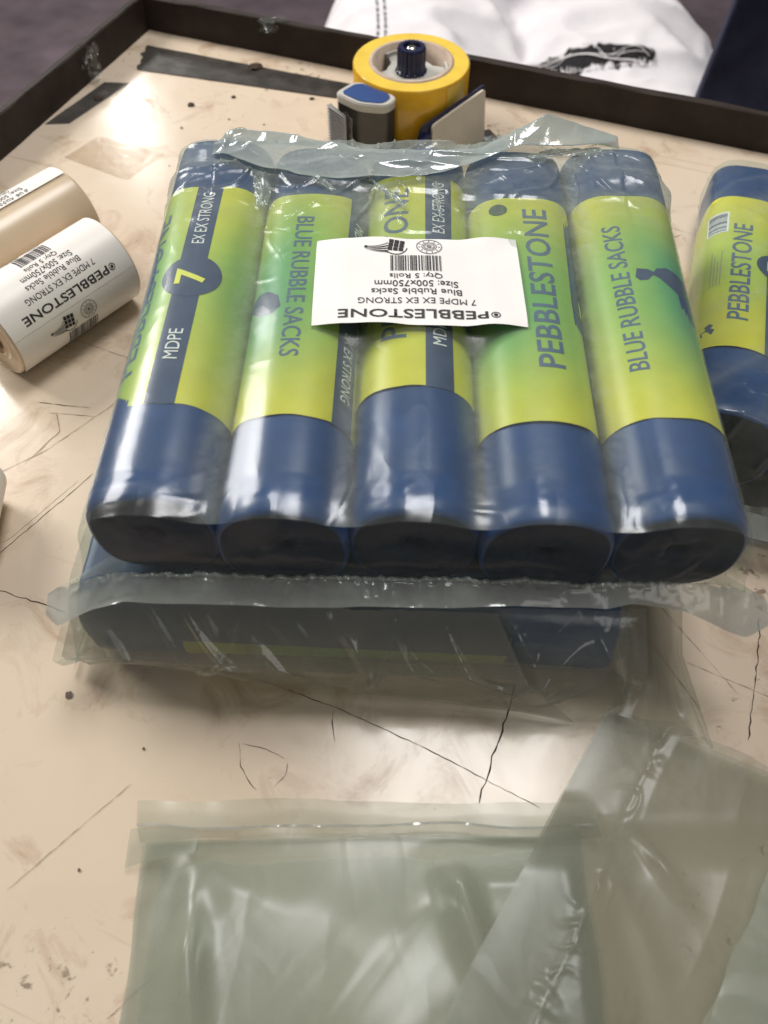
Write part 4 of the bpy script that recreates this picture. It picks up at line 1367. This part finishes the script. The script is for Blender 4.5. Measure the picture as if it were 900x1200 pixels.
# head: a wedge seen from above, wide at the blade, narrow towards the right
HX, HY = -.0430, -.0440
head_out = [(HX - .0165, HY + .003), (HX - .0020, HY + .0195), (HX + .0150, HY + .0155), (HX + .0320, HY - .0045), (HX + .0240, HY - .0165), (HX + .0020, HY - .0130)]
prism('head_body', rounded([(x * .97 - .001, y * .97 - .001) for x, y in head_out], .004), .0032, .0400, M['plastic_dark'], disp)
prism('cap_rim', rounded(head_out, .006), .0402, .0470, M['plastic_grey'], disp, .0008)
cx_ = sum(p[0] for p in head_out) / 6; cy_ = sum(p[1] for p in head_out) / 6
prism('blue_cap', rounded([(cx_ + (x - cx_) * .80, cy_ + (y - cy_) * .80) for x, y in head_out], .005), .0465, .0476, M['plastic_blue'], disp)
# toothed steel blade on the left face
BV = []
p0 = Vector((head_out[0][0] - .002, head_out[0][1] + .001)); p1 = Vector((head_out[5][0] - .009, head_out[5][1] - .002))
bl = []
nt_ = 14
for k in range(nt_ * 2 + 1):
    z = .004 + .034 * k / (nt_ * 2)
    bl.append((-.0010 if k % 2 == 0 else -.0042, z))
Vb = [(p0.x + x_, p0.y, z) for x_, z in bl] + [(p1.x, p1.y, z) for _, z in bl]
nn = len(bl)
Vb += [(v[0] - .0004, v[1] - .0008, v[2]) for v in Vb]
Fb = [(i, i + 1, nn + i + 1, nn + i) for i in range(nn - 1)] + [(2 * nn + i + 1, 2 * nn + i, 3 * nn + i, 3 * nn + i + 1) for i in range(nn - 1)] + [(i, 2 * nn + i, 2 * nn + i + 1, i + 1) for i in range(nn - 1)]
mesh_obj('toothed_blade', Vb, Fb, M['plastic_dark'], disp, smooth=False)
# torn clear tape end on the head face
vn = VNoise(91)
u_, v_ = np.meshgrid(np.linspace(0, 1, 26), np.linspace(0, 1, 40))
G = np.stack([HX - .0150 + .0130 * u_ + .001 * vn(v_ * 6, u_), HY - .0030 - .0140 * u_ - .002 * np.abs(vn(u_ * 5, v_ * 7)), .003 + .036 * v_ + .0015 * vn(u_ * 6, v_ * 2)], 2)
grid_obj('torn_tape', G, M['film_thin'], disp)
# cream guard plate on the right, dark backing
def plate(name, p0, p1, z0, z1, th_, m, lean):
    bm = bmesh.new()
    d = (Vector(p1) - Vector(p0)); L_ = d.length; ang = math.atan2(d.y, d.x)
    box_bm(bm, (0, 0, 0), (L_, th_, z1 - z0), 0, min(.0015, th_ * .4))
    mat = Matrix.Translation(((p0[0] + p1[0]) / 2, (p0[1] + p1[1]) / 2, (z0 + z1) / 2)) @ Matrix.Rotation(ang, 4, 'Z') @ Matrix.Rotation(lean, 4, 'X')
    bmesh.ops.transform(bm, matrix=mat, verts=bm.verts)
    return bm_obj(name, bm, m, disp)


def slab(name, outline, origin, ang, lean, th_, m):
    """upright plate from an outline (along, up)"""
    bm = bmesh.new()
    vs = [bm.verts.new((x, 0, z)) for x, z in rounded(outline, .003, 4)]
    f = bm.faces.new(vs)
    r_ = bmesh.ops.extrude_face_region(bm, geom=[f])
    for v in r_['geom']:
        if isinstance(v, bmesh.types.BMVert): v.co.y += th_
    bmesh.ops.transform(bm, matrix=Matrix.Translation(origin) @ Matrix.Rotation(ang, 4, 'Z') @ Matrix.Rotation(lean, 4, 'X'), verts=bm.verts)
    return bm_obj(name, bm, m, disp)


slab('guard_plate', [(0.008, .0), (.058, .0), (.060, .042), (.012, .026)], (.0080, -.0660, .003), R(28), R(-12), .0028, M['plastic_cream'])
slab('guard_backing', [(-.006, .0), (.060, .0), (.062, .0435), (.004, .0255)], (.0065, -.0628, .003), R(28), R(-12), .0020, M['plastic_navy'])
slab('guard_foot', [(-.006, .0), (.010, .0), (.010, .022), (-.002, .016)], (.0080, -.0672, .003), R(28), R(-12), .0040, M['plastic_navy'])

# ==================================================================== BITS OF TAPE ON TABLE AND RIM
def strip(name, pts, z, m, label, seed, group=None, thick=.0003, crumple=0.0):
    """flat quad strip (world corners) with torn short ends"""
    t = None
    vn = VNoise(seed)
    a, b, c, d = [np.array(p) for p in pts]
    u_, v_ = np.meshgrid(np.linspace(0, 1, 60), np.linspace(0, 1, 14))
    u2 = u_ + .012 * vn(v_ * 8, u_ * 0 + 2) * (np.abs(u_ - .5) * 2) ** 8
    P = a * ((1 - u2) * (1 - v_))[..., None] + b * (u2 * (1 - v_))[..., None] + c * (u2 * v_)[..., None] + d * ((1 - u2) * v_)[..., None]
    z_ = z + crumple * np.abs(vn(u_ * 9, v_ * 4))
    o = grid_obj(name, np.concatenate([P, z_[..., None] + 0 * P[..., :1]], 2), m)
    tag(o, label, 'tape', group)
    return o


strip('tape_strip', [(-.2824, .6604), (-.2625, .6616), (-.2240, .7260), (-.2460, .7275)], .0005, M['grey_tape'], 'short dark grey tape strip beside the left rim', 1)
strip('tape_strip', [(-.2220, .7490), (-.0300, .6980), (-.0300, .7240), (-.2200, .7930)], .0006, M['black_tape'], 'long worn black tape strip along the rear rim', 2, crumple=.0004)
strip('tape_strip', [(-.2560, .6120), (-.2000, .5810), (-.1760, .6160), (-.2340, .6430)], .0005, film_mat('aged_clear_tape', .16, hazecol=(.42, .32, .22), tint=(.92, .88, .82), rough=.2, spec=.6), 'faint rectangular patch of clear tape on the table', 3)


def crumple_bit(loc, sx, sy, sz, seed, label, m):
    """small crushed scrap of clear tape"""
    vn = VNoise(seed); n = 26
    u_, v_ = np.meshgrid(np.linspace(-1, 1, n), np.linspace(-1, 1, n))
    x = u_ * sx + sx * .4 * vn(u_ * 2, v_ * 2); y = v_ * sy * .5 + sy * .9 * vn(u_ * 2.5 + 7, v_ * 2.5); z = sz * (v_ + 1) / 2 + sz * .35 * np.abs(vn(u_ * 3 + 3, v_ * 3 + 9))
    o = grid_obj('tape_scrap', np.stack([x, y, z], 2), m)
    o.location = loc
    tag(o, label, 'tape scrap')
    return o


crumple_bit((-.2590, .7290, .0010), .0105, .007, .024, 31, 'crumpled scrap of clear tape stuck to the left rim', M['film_thin'])
o = crumple_bit((-.0965, .7745, .0200), .0125, .003, .011, 33, 'flat scrap of clear tape on top of the rear rim', M['film'])
o = crumple_bit((.0850, .6120, .0010), .010, .006, .012, 35, 'crushed clear film scrap beside the cream guard plate', M['film_gather'])

# loose grime crumbs near the rear tape
for i, (x, y, s_) in enumerate([(-.115, .752, .006), (-.165, .690, .003), (-.13, .703, .002), (-.062, .70, .002), (-.246, .700, .0035)]):
    bm = bmesh.new()
    bmesh.ops.create_icosphere(bm, subdivisions=2, radius=s_)
    rr_ = random.Random(i)
    for v in bm.verts:
        v.co *= .6 + .7 * rr_.random()
        v.co.z *= .35
    o = bm_obj('dirt_crumb', bm, M['crumb'])
    o.location = (x, y, s_ * .25)
    tag(o, ['largest dirt crumb, on the black tape by the rear rim', 'dark crumb on the table near the bright glare', 'small crumb right of the bright glare on the table', 'tiny crumb left of the tape dispenser blade', 'dirt crumb below the crumpled tape scrap at left rim'][i], 'crumb')

# ==================================================================== PERSON IN WHITE JEANS BEHIND THE TABLE
def denim_mat():
    m, nt, b, out = new_mat('white_denim')
    tc = N(nt, 'ShaderNodeTexCoord')
    n1 = noise_node(nt, 14, 5, .6, tc.outputs['Object'])
    r = ramp(nt, n1.outputs[0], [(.3, (.62, .60, .63)), (.7, (.74, .72, .74))])
    nt.links.new(r.outputs[0], b.inputs['Base Color'])
    b.inputs['Roughness'].default_value = .85
    w = N(nt, 'ShaderNodeTexWave'); w.inputs['Scale'].default_value = 260; w.inputs['Distortion'].default_value = 1.5
    nt.links.new(tc.outputs['Object'], w.inputs[0])
    bump(nt, b, w.outputs['Fac'], .12, .0006)
    return m


M['denim'] = denim_mat()
M['slit_shade'] = simple('shadowed_gap', (.02, .018, .02), .9, .2, vary=.4, nscale=200)  # shade inside the rip, put into a near-black colour
M['thread'] = simple('white_thread', (.74, .72, .73), .9, .2, vary=.1)
M['seam_thread'] = simple('dark_seam_thread', (.10, .11, .14), .9, .2, vary=.3, nscale=300)
M['shoe'] = simple('grey_shoe', (.12, .12, .13), .6, .4, vary=.2)
M['navy_cloth'] = simple('navy_cloth', (.030, .032, .062), .75, .3, vary=.35, nscale=25, bstr=.3, bscale=400)
person = empty('person', (0.15, 1.38, -0.74), label='seated person in white ripped jeans behind the rear rim', cat='person')


def leg_loft(path, seed):
    """trouser leg swept along hip - knee - hem, rings share a frame; wrinkled cloth"""
    P = np.array([p[:3] for p in path], float); rad = np.array([p[3:5] for p in path], float)
    s_ = np.concatenate([[0], np.cumsum(np.linalg.norm(np.diff(P, axis=0), axis=1))])
    q = np.linspace(0, s_[-1], 150)
    C = np.stack([np.interp(q, s_, P[:, i]) for i in range(3)], 1); Rr = np.stack([np.interp(q, s_, rad[:, i]) for i in range(2)], 1)
    for _ in range(40):
        C[1:-1] = .25 * C[:-2] + .5 * C[1:-1] + .25 * C[2:]
    T = np.gradient(C, axis=0); T /= np.linalg.norm(T, axis=1, keepdims=True)
    A = np.tile(np.array([1., 0, 0]), (150, 1)); B = np.cross(T, A)
    th = 2 * np.pi * np.arange(96) / 96
    vn = VNoise(seed); vn2 = VNoise(seed + 1)
    rows = []
    for i in range(150):
        sc = q[i]
        wr_ = .013 * (ridge(vn(th * 1.4 + sc * 5, np.full(96, sc * 9)), 2) - .45) + .007 * (ridge(vn2(th * 3 - sc * 9, np.full(96, sc * 17)), 3) - .3)
        rows.append(C[i] + A[i] * ((Rr[i, 0] + wr_) * np.cos(th))[:, None] + B[i] * ((Rr[i, 1] + wr_) * np.sin(th))[:, None])
    return np.array(rows)


verts, faces = [], []
for k, sx in enumerate((-.105, .205)):
    G = leg_loft([(sx * .7, .14, .49, .12, .10), (sx * .9, -.10, .485, .158, .095), (sx, -.33, .475, .160, .088), (sx * 1.02, -.47, .46, .145, .085), (sx * 1.02, -.53, .38, .095, .08), (sx, -.52, .22, .09, .085), (sx, -.50, .06, .09, .09)], 30 + k)
    o_ = len(verts)
    verts += list(G.reshape(-1, 3)); nr_ = G.shape[0]
    faces += [tuple(i + o_ for i in f) for f in grid_faces(nr_, 96, True)]
    for row, fl in ((0, True), (nr_ - 1, False)):
        verts.append(G[row].mean(0)); c_ = len(verts) - 1; base = o_ + row * 96
        faces += [((base + (i + 1) % 96, base + i, c_) if fl else (base + i, base + (i + 1) % 96, c_)) for i in range(96)]
Vh, Fh = lathe([(.001, .40), (.13, .41), (.185, .47), (.19, .56), (.175, .68), (.165, .72), (.001, .722)], 64)
Vh = Vh * np.array([1.1, .8, 1]) + np.array([0, .12, 0])
o_ = len(verts); verts += list(Vh); faces += [tuple(i + o_ for i in f) for f in Fh]
jeans = mesh_obj('jeans', verts, faces, M['denim'], person)
rm = jeans.modifiers.new('remesh', 'REMESH'); rm.mode = 'VOXEL'; rm.voxel_size = .006; rm.use_smooth_shade = True
sm_ = jeans.modifiers.new('smooth', 'SMOOTH'); sm_.iterations = 3; sm_.factor = .5
for sx in (-.105, .205):
    bm = bmesh.new()
    bmesh.ops.create_uvsphere(bm, u_segments=24, v_segments=12, radius=1)
    for v in bm.verts:
        v.co.z = max(v.co.z, -.35)
        v.co = Vector((v.co.x * .048 * (1 - .1 * v.co.y), v.co.y * .14, v.co.z * .065 + .0028))
        v.co += Vector((sx, -.555, 0))
    bm_obj('shoe', bm, M['shoe'], person, smooth=True)

bpy.context.view_layer.update()
dg = bpy.context.evaluated_depsgraph_get()
jm = bpy.data.meshes.new_from_object(jeans.evaluated_get(dg))
jeans.modifiers.clear(); old = jeans.data; jeans.data = jm
if not jm.materials: jm.materials.append(M['denim'])
from mathutils.bvhtree import BVHTree
_bv = BVHTree.FromPolygons([v.co.copy() for v in jm.vertices], [tuple(p.vertices) for p in jm.polygons])


def on_jeans(x, y, off):
    h = _bv.ray_cast(Vector((x, y, 1.2)), Vector((0, 0, -1)))
    if h[0] is None: return None
    nn_ = h[1] if h[1].z > 0 else -h[1]
    return h[0] + nn_ * off


# ripped slit across the thigh: dark sheet painted as the shade in the gap, frayed threads
RIPX, RIPY = .125, -.240
xs = np.linspace(-.084, .084, 60)
rv = VNoise(15)
up_ = []; lo_ = []


def rip_h(x):
    return .021 * math.sqrt(max(0, 1 - (x / .085) ** 2)) ** .8


def rip_c(x):
    return RIPY - .22 * x


for x in xs:
    up_.append(on_jeans(RIPX + x, rip_c(x) + rip_h(x) * (1 + .5 * float(rv(x * 200, 1))), .0010))
    lo_.append(on_jeans(RIPX + x, rip_c(x) - rip_h(x) * (.9 + .6 * float(rv(x * 260, 5))), .0010))
G = []
for w_ in np.linspace(0, 1, 9):
    row = []
    for i, x in enumerate(xs):
        a, b = up_[i], lo_[i]
        p = a.lerp(b, w_); p2 = on_jeans(p.x, p.y, .0010)
        row.append(list(p2))
    G.append(row)
grid_obj('ripped_slit', np.array(G), M['slit_shade'], jeans)


def thread(pts, w_):
    V = []; Fc = []
    P = [Vector(p) for p in pts]
    for i, p in enumerate(P):
        d = (P[min(i + 1, len(P) - 1)] - P[max(i - 1, 0)]).normalized()
        n_ = d.cross(Vector((0.1, 0, 1))).normalized() * w_; b_ = d.cross(n_).normalized() * w_
        V += [p + n_, p + b_, p - n_, p - b_]
        if i:
            for k in range(4): Fc.append(((i - 1) * 4 + k, (i - 1) * 4 + (k + 1) % 4, i * 4 + (k + 1) % 4, i * 4 + k))
    return V, Fc


tv, tf = [], []
rr_ = random.Random(4)
for k in range(5):
    x0_, x1_ = (-.078 + .02 * rr_.random(), .06 + .02 * rr_.random()) if k < 2 else (-.07 + .1 * rr_.random(), 0)
    if k >= 2: x1_ = x0_ + .03 + .04 * rr_.random()
    z0_, z1_ = .014 * (rr_.random() - .3), .014 * (rr_.random() - .6)
    pts = []
    for i in range(16):
        f_ = i / 15
        x = x0_ + (x1_ - x0_) * f_
        q = on_jeans(RIPX + x, rip_c(x) + z0_ + (z1_ - z0_) * f_ + .008 * math.sin(f_ * 5 + k), .0028)
        if q: pts.append(q)
    a_, b_ = thread(pts, .0006 if k else .0011)
    o_ = len(tv); tv += a_; tf += [tuple(i + o_ for i in f) for f in b_]
for k in range(190):     # short fray along both lips
    x = -.082 + .164 * rr_.random()
    top_ = rr_.random() < .4
    ln = .002 + .010 * rr_.random() ** 2
    yc = rip_c(x) + (rip_h(x) if top_ else -rip_h(x))
    jx = .003 * (rr_.random() - .5)
    pts = [on_jeans(RIPX + x + jx * f_, yc + (-ln if top_ else ln) * f_ + (.004 if top_ else -.004), .0024) for f_ in (0, .5, 1)]
    if any(p is None for p in pts): continue
    a_, b_ = thread(pts, .00035)
    o_ = len(tv); tv += a_; tf += [tuple(i + o_ for i in f) for f in b_]
fr = mesh_obj('frayed_threads', tv, tf, M['thread'], jeans)
fr['kind'] = 'stuff'
# dark stitched outer seam on the other leg
sv, sf_ = [], []
for dx in (0, .010):
    pts = []
    for i in range(80):
        y_ = -.47 + .5 * i / 79
        q = on_jeans(-.178 + .020 * math.sin((y_ + .45) * 6) + dx, y_, .0012)
        if q: pts.append(q)
    for j in range(0, len(pts) - 2, 2):
        a_, b_ = thread(pts[j:j + 2], .0016)
        o_ = len(sv); sv += a_; sf_ += [tuple(i + o_ for i in f) for f in b_]
mesh_obj('side_seam', sv, sf_, M['seam_thread'], jeans)

# dark navy cloth hanging beside the person
nv = VNoise(71)
cloth = empty('navy_cloth', (0.555, 0.93, -0.74), label='dark navy cloth hanging beyond the rim at upper right', cat='cloth')
u_, v_ = np.meshgrid(np.linspace(0, 1, 80), np.linspace(0, 1, 80))
x = -.155 + .40 * u_ + .085 * (v_ - .85) * (1 - u_); z = .0 + 1.02 * v_
y = .02 + .022 * np.sin(u_ * 9 + 2 * nv(v_ * 3, u_)) + .012 * nv(u_ * 9, v_ * 6) - .03 * np.sin(np.pi * u_)
front_ = np.stack([x, y, z], 2); back_ = np.stack([x, y + .012 + .05 * np.sin(np.pi * u_), z], 2)
Vc = np.concatenate([front_.reshape(-1, 3), back_.reshape(-1, 3)])
ff = grid_faces(80, 80); fb_ = [tuple(i + 6400 for i in f[::-1]) for f in ff]
br = [j * 80 for j in range(80)]; side = []
for e in ([j * 80 for j in range(80)], [j * 80 + 79 for j in range(80)], list(range(80)), [79 * 80 + i for i in range(80)]):
    side += [(a, b, b + 6400, a + 6400) for a, b in zip(e[:-1], e[1:])]
mesh_obj('draped_fabric', Vc, ff + fb_ + side, M['navy_cloth'], cloth)
